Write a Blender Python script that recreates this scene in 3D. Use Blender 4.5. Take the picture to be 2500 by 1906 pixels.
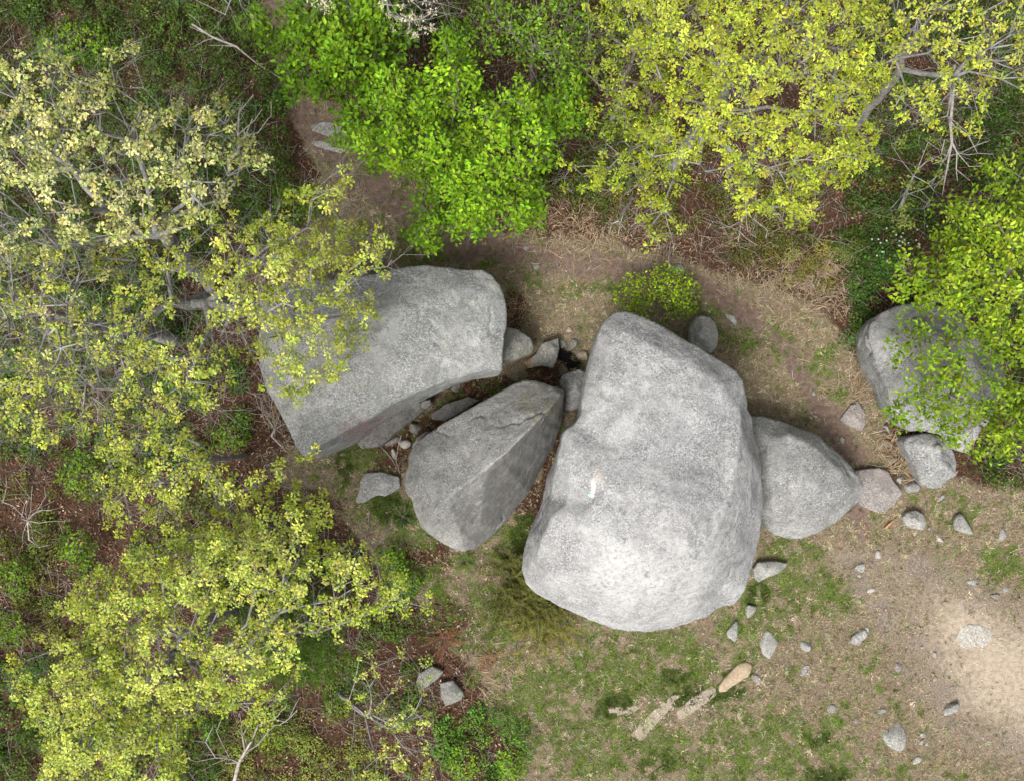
import bpy, bmesh, math, random
import numpy as np
from mathutils import Vector
from mathutils.geometry import delaunay_2d_cdt

for _o in list(bpy.data.objects):
    bpy.data.objects.remove(_o)

# ------------------------------------------------------------------ camera
scene = bpy.context.scene
CAM_H = 20.0                      # metres above the ground, looking straight down
VIEW_W = 24.0                     # metres of ground across the picture
cam_data = bpy.data.cameras.new('camera')
cam_data.sensor_fit = 'HORIZONTAL'
cam_data.angle = 2 * math.atan(VIEW_W / 2 / CAM_H)
cam_data.clip_start = 0.1
cam_data.clip_end = 2000
cam = bpy.data.objects.new('camera', cam_data)
cam.location = (0, 0, CAM_H)
scene.collection.objects.link(cam)
scene.camera = cam

# ------------------------------------------------------------------ sky and sun (bright overcast)
SUN_EL, SUN_AZ = math.radians(57), math.radians(212)      # azimuth clockwise from +Y
world = bpy.data.worlds.new('World')
scene.world = world
world.use_nodes = True
wn, wl = world.node_tree.nodes, world.node_tree.links
wn.clear()
sky = wn.new('ShaderNodeTexSky')
sky.sky_type = 'NISHITA'
sky.sun_disc = False
sky.sun_elevation = SUN_EL
sky.sun_rotation = SUN_AZ
sky.air_density = 1.0
sky.dust_density = 6.0
sky.ozone_density = 0.5
hs = wn.new('ShaderNodeHueSaturation')
hs.inputs['Saturation'].default_value = 0.22
bg = wn.new('ShaderNodeBackground')
bg.inputs['Strength'].default_value = 0.08
wo = wn.new('ShaderNodeOutputWorld')
wl.new(sky.outputs[0], hs.inputs['Color'])
wl.new(hs.outputs[0], bg.inputs['Color'])
wl.new(bg.outputs[0], wo.inputs['Surface'])
sun_data = bpy.data.lights.new('sun', 'SUN')
sun_data.energy = 1.5
sun_data.angle = math.radians(24)
sun_data.color = (1.0, 0.965, 0.91)
sun = bpy.data.objects.new('sun', sun_data)
sd = Vector((math.sin(SUN_AZ) * math.cos(SUN_EL), math.cos(SUN_AZ) * math.cos(SUN_EL), math.sin(SUN_EL)))
sun.rotation_euler = sd.to_track_quat('Z', 'Y').to_euler()
sun.location = (0, 0, 40)
scene.collection.objects.link(sun)
scene.view_settings.view_transform = 'Standard'
scene.view_settings.look = 'None'
scene.view_settings.exposure = 1.12
scene.view_settings.gamma = 1.0
scene.view_settings.use_curve_mapping = False

# ------------------------------------------------------------------ helpers
COL = scene.collection
K = VIEW_W / 2500.0               # metres per reference pixel at ground level
CX, CY = 1250.0, 953.0
rng = np.random.default_rng(11)

def W(px, py, z=0.0):
    f = K * (CAM_H - z) / CAM_H
    return ((px - CX) * f, (CY - py) * f, z)

def Wa(px, py, z):
    px, py, z = np.broadcast_arrays(np.asarray(px, float), np.asarray(py, float), np.asarray(z, float))
    f = K * (CAM_H - z) / CAM_H
    return np.stack([(px - CX) * f, (CY - py) * f, z], -1)

def hash3(i, j, k, s):
    n = (i.astype(np.int64) * 374761393 + j.astype(np.int64) * 668265263 + k.astype(np.int64) * 2147483647 + s * 144269504) & 0xFFFFFFFF
    n = ((n ^ (n >> 13)) * 1274126177) & 0xFFFFFFFF
    n = ((n ^ (n >> 15)) * 2246822519) & 0xFFFFFFFF
    return ((n ^ (n >> 16)) & 0xFFFFFF) / float(0xFFFFFF)

def vnoise(p, seed=0):
    """3D value noise, p (N,3) -> 0..1"""
    f = np.floor(p)
    t = p - f
    t = t * t * (3 - 2 * t)
    i, j, k = f[:, 0].astype(np.int64), f[:, 1].astype(np.int64), f[:, 2].astype(np.int64)
    r = 0
    for a in (0, 1):
        wa = t[:, 0] if a else 1 - t[:, 0]
        for b in (0, 1):
            wb = t[:, 1] if b else 1 - t[:, 1]
            for c in (0, 1):
                wc = t[:, 2] if c else 1 - t[:, 2]
                r = r + wa * wb * wc * hash3(i + a, j + b, k + c, seed)
    return r

def fbm(p, seed=0, octaves=4, gain=0.5):
    r, a, tot = 0, 1.0, 0
    p = np.asarray(p, float)
    for o in range(octaves):
        r = r + a * vnoise(p * (2.03 ** o) + 17.3 * o, seed + o)
        tot += a
        a *= gain
    return r / tot

def fbm2(x, y, scale, seed=0, octaves=4, gain=0.55):
    p = np.stack([np.ravel(x) / scale, np.ravel(y) / scale, np.full(np.size(x), 0.37)], -1)
    return fbm(p, seed, octaves, gain).reshape(np.shape(x))

def sstep(a, b, x):
    t = np.clip((x - a) / (b - a), 0, 1)
    return t * t * (3 - 2 * t)

def in_poly(x, y, poly):
    x, y = np.asarray(x, float), np.asarray(y, float)
    r = np.zeros(x.shape, bool)
    n = len(poly)
    for a in range(n):
        x0, y0 = poly[a]
        x1, y1 = poly[(a + 1) % n]
        if y0 == y1:
            continue
        c = ((y0 > y) != (y1 > y)) & (x < (x1 - x0) * (y - y0) / (y1 - y0) + x0)
        r ^= c
    return r

def seg_dist(x, y, poly, closed=False):
    """distance to a polyline plus the width parameter (third coordinate) at the nearest point"""
    best = np.full(np.shape(x), 1e9)
    wid = np.zeros(np.shape(x))
    m = len(poly)
    for a in range(m if closed else m - 1):
        p, q = poly[a], poly[(a + 1) % m]
        dx, dy = q[0] - p[0], q[1] - p[1]
        t = np.clip(((x - p[0]) * dx + (y - p[1]) * dy) / (dx * dx + dy * dy + 1e-9), 0, 1)
        d = np.hypot(x - p[0] - t * dx, y - p[1] - t * dy)
        w = (p[2] + (q[2] - p[2]) * t) if len(p) > 2 else 0
        m_ = d < best
        best = np.where(m_, d, best)
        wid = np.where(m_, w, wid)
    return best, wid

def tag(o, label=None, cat=None, group=None, kind=None):
    if label: o['label'] = label
    if cat: o['category'] = cat
    if group: o['group'] = group
    if kind: o['kind'] = kind
    return o

def empty(name, loc):
    o = bpy.data.objects.new(name, None)
    o.empty_display_size = 0.2
    o.location = loc
    COL.objects.link(o)
    return o

def np_mesh(name, verts, faces, cols=None, smooth=False):
    """verts (N,3); faces (M,3 or 4); optional per-vertex colours (N,4)"""
    me = bpy.data.meshes.new(name)
    verts = np.asarray(verts, np.float32)
    faces = np.asarray(faces, np.int32)
    me.vertices.add(len(verts))
    me.vertices.foreach_set('co', verts.ravel())
    k = faces.shape[1]
    me.loops.add(faces.size)
    me.loops.foreach_set('vertex_index', faces.ravel())
    me.polygons.add(len(faces))
    me.polygons.foreach_set('loop_start', np.arange(0, faces.size, k, dtype=np.int32))
    me.polygons.foreach_set('use_smooth', np.full(len(faces), smooth, bool))
    me.update(calc_edges=True)
    if cols is not None:
        at = me.color_attributes.new('tint', 'FLOAT_COLOR', 'POINT')
        c = np.ones((len(verts), 4), np.float32)
        c[:, :cols.shape[1]] = cols
        at.data.foreach_set('color', c.ravel())
    return me

def mesh_obj(name, me, mat, parent=None, loc=None):
    o = bpy.data.objects.new(name, me)
    if mat is not None and not me.materials:
        me.materials.append(mat)
    COL.objects.link(o)
    if loc is not None:
        o.location = loc
    if parent is not None:
        o.parent = parent
    return o

# ------------------------------------------------------------------ materials
class NT:
    def __init__(self, name):
        self.m = bpy.data.materials.new(name)
        self.m.use_nodes = True
        self.n, self.l = self.m.node_tree.nodes, self.m.node_tree.links
        self.n.clear()
        self.out = self.n.new('ShaderNodeOutputMaterial')
    def put(self, sock, v):
        if isinstance(v, bpy.types.NodeSocket):
            self.l.new(v, sock)
        elif v is not None:
            if sock.type == 'RGBA' and len(v) == 3:
                v = (*v, 1)
            sock.default_value = v
    def geo(self):
        return self.n.new('ShaderNodeNewGeometry')
    def noise(self, vec, scale, detail=3, rough=0.55, dist=0.0):
        t = self.n.new('ShaderNodeTexNoise')
        self.put(t.inputs['Vector'], vec)
        t.inputs['Scale'].default_value = scale
        t.inputs['Detail'].default_value = detail
        t.inputs['Roughness'].default_value = rough
        t.inputs['Distortion'].default_value = dist
        return t.outputs['Fac']
    def voronoi(self, vec, scale, out='Distance', rand=1.0):
        t = self.n.new('ShaderNodeTexVoronoi')
        self.put(t.inputs['Vector'], vec)
        t.inputs['Scale'].default_value = scale
        t.inputs['Randomness'].default_value = rand
        return t.outputs[out]
    def math(self, op, a, b=None, c=None, clamp=False):
        t = self.n.new('ShaderNodeMath')
        t.operation = op
        t.use_clamp = clamp
        self.put(t.inputs[0], a)
        if b is not None: self.put(t.inputs[1], b)
        if c is not None: self.put(t.inputs[2], c)
        return t.outputs[0]
    def ramp(self, v, a, b, lo=0.0, hi=1.0):
        t = self.n.new('ShaderNodeMapRange')
        t.interpolation_type = 'SMOOTHSTEP'
        self.put(t.inputs['Value'], v)
        t.inputs['From Min'].default_value = a
        t.inputs['From Max'].default_value = b
        t.inputs['To Min'].default_value = lo
        t.inputs['To Max'].default_value = hi
        return t.outputs['Result']
    def mix(self, f, a, b, mode='MIX'):
        t = self.n.new('ShaderNodeMix')
        t.data_type = 'RGBA'
        t.blend_type = mode
        self.put(t.inputs[0], f)
        self.put(t.inputs[6], a)
        self.put(t.inputs[7], b)
        return t.outputs[2]
    def attr(self, name):
        t = self.n.new('ShaderNodeAttribute')
        t.attribute_name = name
        return t
    def sep(self, col):
        t = self.n.new('ShaderNodeSeparateColor')
        self.put(t.inputs[0], col)
        return t.outputs
    def vdist(self, vec, loc, stretch=(1, 1, 1)):
        s = self.n.new('ShaderNodeVectorMath'); s.operation = 'SUBTRACT'
        self.put(s.inputs[0], vec); s.inputs[1].default_value = loc
        m = self.n.new('ShaderNodeVectorMath'); m.operation = 'MULTIPLY'
        self.l.new(s.outputs[0], m.inputs[0]); m.inputs[1].default_value = stretch
        d = self.n.new('ShaderNodeVectorMath'); d.operation = 'LENGTH'
        self.l.new(m.outputs[0], d.inputs[0])
        return d.outputs['Value']
    def bump(self, h, strength, dist=0.02, normal=None):
        t = self.n.new('ShaderNodeBump')
        t.inputs['Strength'].default_value = strength
        t.inputs['Distance'].default_value = dist
        self.put(t.inputs['Height'], h)
        if normal is not None: self.put(t.inputs['Normal'], normal)
        return t.outputs[0]
    def done(self, col, rough=0.9, normal=None, spec=0.2, trans=None):
        b = self.n.new('ShaderNodeBsdfPrincipled')
        self.put(b.inputs['Base Color'], col)
        b.inputs['Roughness'].default_value = rough
        b.inputs['Specular IOR Level'].default_value = spec
        if normal is not None: self.put(b.inputs['Normal'], normal)
        s = b.outputs[0]
        if trans:
            t = self.n.new('ShaderNodeBsdfTranslucent')
            self.put(t.inputs['Color'], trans[1])
            mx = self.n.new('ShaderNodeMixShader')
            mx.inputs[0].default_value = trans[0]
            self.l.new(b.outputs[0], mx.inputs[1])
            self.l.new(t.outputs[0], mx.inputs[2])
            s = mx.outputs[0]
        self.l.new(s, self.out.inputs['Surface'])
        return self.m

def rock_material(name, light, dark, pale=0.5, lichen=0.5, warm=0.0, green=0.0, extra=None, bump=1.0):
    n = NT(name)
    P = n.geo().outputs['Position']
    big = n.noise(P, 0.5, 4, 0.6, 0.5)
    mid = n.noise(P, 2.2, 6, 0.68, 0.7)
    mott = n.noise(P, 6.5, 5, 0.7, 0.3)
    fine = n.noise(P, 27, 5, 0.8, 0.4)
    grain = n.noise(P, 85, 2, 0.8)
    c = n.mix(n.ramp(mid, 0.28, 0.72), dark, light)
    c = n.mix(n.ramp(big, 0.40, 0.62, 0.0, 0.5), c, [v * 0.72 for v in dark])
    # dark crust of lichen in loose patches
    cr = n.math('MULTIPLY', n.ramp(mott, 0.56, 0.40), n.ramp(mid, 0.62, 0.38, 0.15, 1.0))
    c = n.mix(n.math('MULTIPLY', cr, 0.38), c, [v * 0.45 for v in dark])
    # salt and pepper of the granite
    wx = n.ramp(n.noise(P, 1.0, 5, 0.65, 1.2), 0.38, 0.62, 0.25, 1.0)
    wx2 = n.ramp(n.noise(P, 1.4, 5, 0.65, 1.0), 0.36, 0.64, 0.3, 1.0)
    c = n.mix(n.math('MULTIPLY', n.ramp(fine, 0.50, 0.41, 0, 0.85), wx), c, [v * 0.36 for v in dark])
    c = n.mix(n.math('MULTIPLY', n.ramp(fine, 0.51, 0.61, 0, 0.85), wx2), c, [min(0.75, v * 1.6) for v in light])
    # bleached patches
    pl = n.math('MULTIPLY', n.ramp(n.noise(P, 0.8, 5, 0.65, 0.9), 0.47, 0.66), n.ramp(mott, 0.34, 0.60))
    c = n.mix(n.math('MULTIPLY', pl, pale), c, (0.60, 0.595, 0.58))
    # lichen rosettes, pale and dark, of uneven outline
    wob = n.n.new('ShaderNodeVectorMath'); wob.operation = 'MULTIPLY_ADD'
    nz = n.n.new('ShaderNodeTexNoise'); n.put(nz.inputs['Vector'], P); nz.inputs['Scale'].default_value = 9
    n.l.new(nz.outputs['Color'], wob.inputs[0]); wob.inputs[1].default_value = (0.12, 0.12, 0.12); n.put(wob.inputs[2], P)
    Q = wob.outputs[0]
    ros = n.math('MULTIPLY', n.ramp(n.voronoi(Q, 2.9), 0.17, 0.10), n.ramp(n.noise(P, 1.7, 2), 0.54, 0.62))
    c = n.mix(n.math('MULTIPLY', ros, lichen * 0.8), c, (0.50, 0.51, 0.46))
    spots = n.math('MULTIPLY', n.ramp(n.voronoi(Q, 7.5), 0.22, 0.12), n.ramp(n.noise(P, 1.2, 3), 0.5, 0.62))
    c = n.mix(n.math('MULTIPLY', spots, lichen * 0.8), c, [v * 0.5 for v in dark])
    if warm:
        c = n.mix(n.math('MULTIPLY', n.ramp(n.noise(P, 1.3, 4), 0.45, 0.7), warm), c, (0.34, 0.23, 0.15))
    if green:
        c = n.mix(n.math('MULTIPLY', n.ramp(n.noise(P, 1.7, 4), 0.45, 0.65), green), c, (0.26, 0.28, 0.12))
    # dark run-off streaks
    mp = n.n.new('ShaderNodeMapping'); n.put(mp.inputs['Vector'], P); mp.inputs['Rotation'].default_value = (0, 0, 0.5); mp.inputs['Scale'].default_value = (3.2, 0.45, 0.6)
    st = n.math('MULTIPLY', n.ramp(n.noise(mp.outputs[0], 1.3, 5, 0.7), 0.56, 0.70), n.ramp(big, 0.42, 0.58, 0, 0.4))
    c = n.mix(st, c, [v * 0.5 for v in dark])
    c = n.mix(n.ramp(grain, 0.50, 0.34, 0, 0.40), c, [v * 0.45 for v in dark])
    c = n.mix(n.ramp(grain, 0.55, 0.72, 0, 0.35), c, (0.66, 0.655, 0.64))
    if extra:
        c = extra(n, P, c)
    b1 = n.bump(n.noise(P, 1.6, 8, 0.6, 0.4), 0.22 * bump, 0.3)
    b2 = n.bump(n.noise(P, 9, 6, 0.7), 0.4 * bump, 0.05, b1)
    b3 = n.bump(n.math('ADD', fine, n.math('MULTIPLY', grain, 0.6)), 0.45, 0.02, b2)
    return n.done(c, 0.92, b3, 0.15)

def leaf_material(name, rough=0.55, trans=0.28, spec=0.25):
    n = NT(name)
    a = n.attr('tint').outputs['Color']
    tr = n.mix(0.3, a, (0.55, 0.60, 0.05))
    return n.done(a, rough, None, spec, (trans, tr))

def bark_material(name, light, dark):
    n = NT(name)
    P = n.geo().outputs['Position']
    f = n.noise(P, 9, 5, 0.7, 0.5)
    c = n.mix(n.ramp(f, 0.35, 0.65), dark, light)
    c = n.mix(n.ramp(n.noise(P, 2.5, 3), 0.52, 0.7, 0, 0.4), c, (0.44, 0.45, 0.41))
    return n.done(c, 0.95, n.bump(n.noise(P, 30, 4, 0.7), 0.6, 0.02), 0.1)

def plain_material(name, a, b, scale=30, rough=0.9):
    n = NT(name)
    P = n.geo().outputs['Position']
    return n.done(n.mix(n.ramp(n.noise(P, scale, 4, 0.7), 0.35, 0.65), a, b), rough, n.bump(n.noise(P, scale * 2, 3), 0.4, 0.02), 0.1)
# ------------------------------------------------------------------ ground cover fields (in reference pixels at ground level)
CLEARING = [(560, -80), (640, 60), (700, 200), (730, 330), (770, 430), (770, 520), (700, 600), (620, 690), (700, 760), (720, 1080), (640, 1130),
            (690, 1190), (800, 1260), (900, 1340), (985, 1450), (1060, 1540), (1130, 1600), (1190, 1720), (1270, 1830), (1290, 2000), (2700, 2000),
            (2700, 1230), (2480, 1190), (2350, 1165), (2250, 1150), (2190, 1060), (2150, 960), (2080, 880), (2040, 810), (1990, 735), (1880, 710),
            (1760, 672), (1620, 624), (1480, 590), (1330, 570), (1200, 570), (1090, 520), (1010, 430), (930, 360), (860, 300), (790, 230), (730, 120), (690, -80)]
PATH = [(640, -80, 45), (690, 130, 46), (735, 270, 44), (800, 350, 46), (890, 430, 46), (990, 525, 44), (1090, 590, 40), (1230, 618, 36), (1400, 636, 34),
        (1560, 668, 36), (1700, 705, 32), (1810, 760, 28), (1900, 850, 26), (1980, 950, 30), (2040, 1050, 42), (2070, 1120, 40), (2110, 1290, 25)]
SAND = [(2060, 1360, 25), (2180, 1430, 70), (2300, 1520, 110), (2430, 1640, 150), (2620, 1680, 190)]
GREENS = [(1480, 1640, 260, 90), (1720, 1640, 120, 90), (1480, 1830, 200, 110), (1780, 1850, 200, 100), (1300, 1700, 120, 90), (1950, 1820, 170, 90),
          (1850, 1520, 120, 60), (2000, 1430, 120, 70), (1950, 1360, 90, 40), (1850, 1440, 50, 60), (2330, 1240, 90, 50), (2450, 1380, 50, 40),
          (1150, 1530, 120, 80), (1060, 1420, 60, 60), (880, 1110, 60, 50), (900, 1250, 70, 60), (850, 1130, 40, 70), (1010, 1320, 80, 40), (1000, 1230, 40, 60),
          (1200, 1310, 60, 60), (1240, 1290, 60, 90), (1870, 1330, 70, 30), (1060, 640, 110, 35), (1400, 700, 80, 35), (1870, 830, 60, 60), (1990, 900, 60, 50), (1150, 660, 160, 24), (1330, 690, 120, 20), (1700, 760, 70, 26), (1800, 830, 60, 50), (1480, 690, 60, 30),
          (2040, 940, 40, 40), (960, 560, 80, 60), (1090, 690, 50, 30), (1200, 955, 50, 25), (1090, 970, 45, 22), (1790, 1300, 60, 60), (1600, 1560, 200, 35)]
LITTER = [(1100, 1040, 120, 50), (1200, 960, 130, 40), (1330, 920, 60, 40), (1020, 1080, 60, 60), (960, 1110, 70, 50), (1360, 1150, 40, 110), (1310, 1230, 60, 60),
          (1255, 760, 40, 70), (2210, 1070, 60, 40), (2200, 1130, 50, 50), (700, 1000, 60, 90), (640, 1090, 70, 60), (1050, 1370, 70, 50), (760, 1250, 90, 50), (1080, 1510, 70, 60)]
DARKGRASS_SHADE = [(845, 1120, 26, 55), (1690, 1700, 70, 26), (1660, 1640, 45, 30), (1860, 1440, 30, 38), (1800, 1640, 45, 20), (1600, 1870, 60, 35), (2005, 1800, 40, 30),
             (1275, 1300, 40, 70), (1250, 1370, 60, 50), (950, 1235, 50, 50), (1830, 1240, 30, 70), (2020, 1890, 60, 30), (1760, 1690, 90, 20), (1500, 1720, 60, 40)]  # dark green grass, plus painted-in shade between wedge and great boulder
SOOT = [(1388, 876, 34, 28)]
CHIPS = [(1560, 1795, 16), (1580, 1772, 17), (1625, 1725, 13), (1652, 1702, 8)], [(1662, 1742, 12), (1700, 1715, 17), (1740, 1690, 14)], [(1490, 1732, 8), (1530, 1738, 10), (1558, 1722, 6)]
MUD = [(2060, 1110, 55, 40), (2040, 1060, 45, 40), (1960, 900, 35, 50), (2000, 1680, 170, 60), (1950, 1560, 90, 45), (1790, 765, 45, 20), (1560, 660, 60, 20), (1320, 640, 120, 22)]

def blobs(x, y, lst):
    r = np.zeros(np.shape(x))
    for (a, b, ra, rb) in lst:
        d = np.sqrt(((x - a) / ra) ** 2 + ((y - b) / rb) ** 2)
        r = np.maximum(r, sstep(1.35, 0.45, d))
    return r

def fields(x, y):
    """every ground-cover weight at ground pixels x, y"""
    x, y = np.asarray(x, float), np.asarray(y, float)
    wx = x + (fbm2(x, y, 70, 3, 4) - 0.5) * 66
    wy = y + (fbm2(x, y, 70, 9, 4) - 0.5) * 66
    f = {}
    ins = in_poly(wx, wy, CLEARING)
    ed, _ = seg_dist(wx, wy, CLEARING, True)
    f['open'] = sstep(-30, 30, np.where(ins, ed, -ed))
    pd, pw = seg_dist(wx, wy, PATH)
    n1 = fbm2(x, y, 55, 21, 4)
    n2 = fbm2(x, y, 24, 31, 3)
    f['path'] = sstep(1.25, 0.4, pd / np.maximum(pw, 1)) * sstep(0.1, 0.45, n1 + 0.12)
    sdist, sw = seg_dist(wx, wy, SAND)
    f['sand'] = sstep(1.4, 0.1, sdist / np.maximum(sw, 1)) * sstep(2060, 2450, x + (n1 - .5) * 240)
    bare = sstep(1.9, 0.9, sdist / np.maximum(sw, 1))
    g = blobs(wx, wy, GREENS)
    south = sstep(1180, 1500, y)
    n3 = fbm2(x, y, 11, 33, 2)
    f['green'] = f['open'] * np.clip(sstep(0.49, 0.66, n1 * 0.28 + n2 * 0.36 + n3 * 0.36 + 0.14 * g - 0.03 + 0.03 * south), 0, 1) * (1 - 0.75 * bare) * (1 - f['sand'])
    f['mud'] = blobs(wx, wy, MUD) * sstep(0.35, 0.6, n1) * (0.35 + 0.65 * (y < 1200)) + 0.8 * bare * sstep(0.42, 0.58, n1)
    f['litter'] = np.maximum(1 - f['open'], blobs(wx, wy, LITTER))
    f['dark'] = blobs(wx, wy, DARKGRASS_SHADE) * sstep(0.3, 0.5, n2)
    f['soot'] = blobs(wx, wy, SOOT)
    ch = np.zeros(x.shape)
    for c in CHIPS:
        d, w = seg_dist(x + (n2 - .5) * 14, y + (n1 - .5) * 14, c)
        ch = np.maximum(ch, sstep(1.2, 0.6, d / np.maximum(w, 1)))
    f['chips'] = ch
    f['bare'] = bare
    return f

def ground_z(X, Y):
    X, Y = np.asarray(X, float), np.asarray(Y, float)
    z = (fbm2(X, Y, 2.2, 41, 3) - 0.5) * 0.14 + (fbm2(X, Y, 0.35, 43, 2) - 0.5) * 0.03
    return z

def axis(lo, hi, step, far):
    core = np.arange(lo, hi + step / 2, step)
    out, d, p = [], step, hi
    while p < far:
        d *= 1.22
        p += d
        out.append(p)
    lo_out = [-(v - hi) + lo for v in out][::-1]
    return np.concatenate([lo_out, core, out])

def build_ground():
    ax, ay = axis(-13.6, 13.6, 0.07, 420), axis(-10.6, 10.6, 0.07, 420)
    X, Y = np.meshgrid(ax, ay)
    Z = ground_z(X, Y)
    nx, ny = len(ax), len(ay)
    idx = np.arange(nx * ny).reshape(ny, nx)
    faces = np.stack([idx[:-1, :-1], idx[:-1, 1:], idx[1:, 1:], idx[1:, :-1]], -1).reshape(-1, 4)
    me = np_mesh('ground', np.stack([X, Y, Z], -1).reshape(-1, 3), faces, None, True)
    f = fields(X.ravel() / K + CX, CY - Y.ravel() / K)
    for nm, keys in (('maskA', ('open', 'green', 'path', 'sand')), ('maskB', ('litter', 'dark', 'soot', 'chips')), ('maskC', ('mud', 'bare', 'mud', 'mud'))):
        at = me.color_attributes.new(nm, 'FLOAT_COLOR', 'POINT')
        at.data.foreach_set('color', np.stack([f[k] for k in keys], -1).astype(np.float32).ravel())
    n = NT('ground_soil_and_turf')
    P = n.geo().outputs['Position']
    A, B, C = n.attr('maskA'), n.attr('maskB'), n.attr('maskC')
    a, b, c3 = n.sep(A.outputs['Color']), n.sep(B.outputs['Color']), n.sep(C.outputs['Color'])
    n4, n14, n40, n90 = n.noise(P, 2.2, 4, 0.6), n.noise(P, 9, 4, 0.65), n.noise(P, 26, 4, 0.7), n.noise(P, 70, 3, 0.75)
    def m(fac, jit=n14, amt=0.9, lo=0.32, hi=0.68):
        return n.ramp(n.math('ADD', fac, n.math('MULTIPLY', n.math('SUBTRACT', jit, 0.5), amt)), lo, hi)
    straw = n.mix(n.ramp(n40, 0.32, 0.68), (0.125, 0.096, 0.060), (0.33, 0.268, 0.182))
    straw = n.mix(n.ramp(n14, 0.46, 0.36, 0, 0.6), straw, (0.10, 0.082, 0.045))
    straw = n.mix(n.ramp(n4, 0.38, 0.66, 0, 0.45), straw, (0.20, 0.148, 0.108))
    straw = n.mix(n.ramp(n14, 0.5, 0.72, 0, 0.5), straw, (0.20, 0.165, 0.06))
    lit = n.mix(n.ramp(n40, 0.35, 0.65), (0.032, 0.020, 0.013), (0.115, 0.062, 0.038))
    lit = n.mix(n.ramp(n14, 0.5, 0.66, 0, 0.55), lit, (0.095, 0.075, 0.048))
    grn = n.mix(n.ramp(n40, 0.35, 0.68), (0.040, 0.070, 0.011), (0.155, 0.19, 0.052))
    soil = n.mix(n.ramp(n14, 0.35, 0.65), (0.125, 0.084, 0.068), (0.225, 0.16, 0.132))
    soil = n.mix(n.ramp(n90, 0.5, 0.72, 0, 0.5), soil, (0.33, 0.26, 0.205))
    sand = n.mix(n.ramp(n14, 0.35, 0.65), (0.37, 0.30, 0.225), (0.485, 0.40, 0.305))
    sand = n.mix(n.ramp(n90, 0.5, 0.72, 0, 0.4), sand, (0.52, 0.45, 0.36))
    mud = n.mix(n.ramp(n40, 0.35, 0.65), (0.13, 0.104, 0.088), (0.28, 0.232, 0.195))
    dk = n.mix(n.ramp(n40, 0.35, 0.65), (0.020, 0.032, 0.008), (0.07, 0.10, 0.022))  # tone of the dark grass and of the painted boulder shade
    c = n.mix(m(b[0]), straw, lit)
    c = n.mix(n.math('MULTIPLY', m(a[1], n.math('ADD', n.math('MULTIPLY', n14, 0.5), n.math('MULTIPLY', n40, 0.5)), 2.2, 0.25, 0.85), 0.8), c, grn)
    c = n.mix(n.math('MULTIPLY', m(c3[0]), 0.75), c, mud)
    c = n.mix(n.math('MULTIPLY', m(a[2], n14, 1.1, 0.2, 0.75), 0.85), c, soil)
    c = n.mix(n.math('MULTIPLY', m(c3[1], n14, 1.2, 0.2, 1.0), 0.5), c, n.mix(n.ramp(n40, 0.35, 0.65), (0.19, 0.152, 0.118), (0.34, 0.285, 0.228)))
    c = n.mix(n.ramp(n.math('ADD', A.outputs['Alpha'], n.math('MULTIPLY', n.math('SUBTRACT', n14, 0.5), 0.7)), 0.15, 1.0), c, sand)
    c = n.mix(n.math('MULTIPLY', m(b[1]), 0.85), c, dk)
    c = n.mix(m(b[2], n40, 0.6, 0.4, 0.6), c, (0.012, 0.011, 0.011))
    c = n.mix(n.math('MULTIPLY', m(B.outputs['Alpha'], n14, 0.9, 0.3, 0.8), 0.8), c, n.mix(n.ramp(n90, 0.4, 0.6), (0.36, 0.29, 0.23), (0.52, 0.44, 0.36)))
    h = n.math('ADD', n40, n.math('MULTIPLY', n90, 0.6))
    mat = n.done(c, 0.95, n.bump(h, 0.8, 0.04), 0.1)
    g = mesh_obj('ground', me, mat)
    tag(g, kind='structure')
    return g

build_ground()

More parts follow.
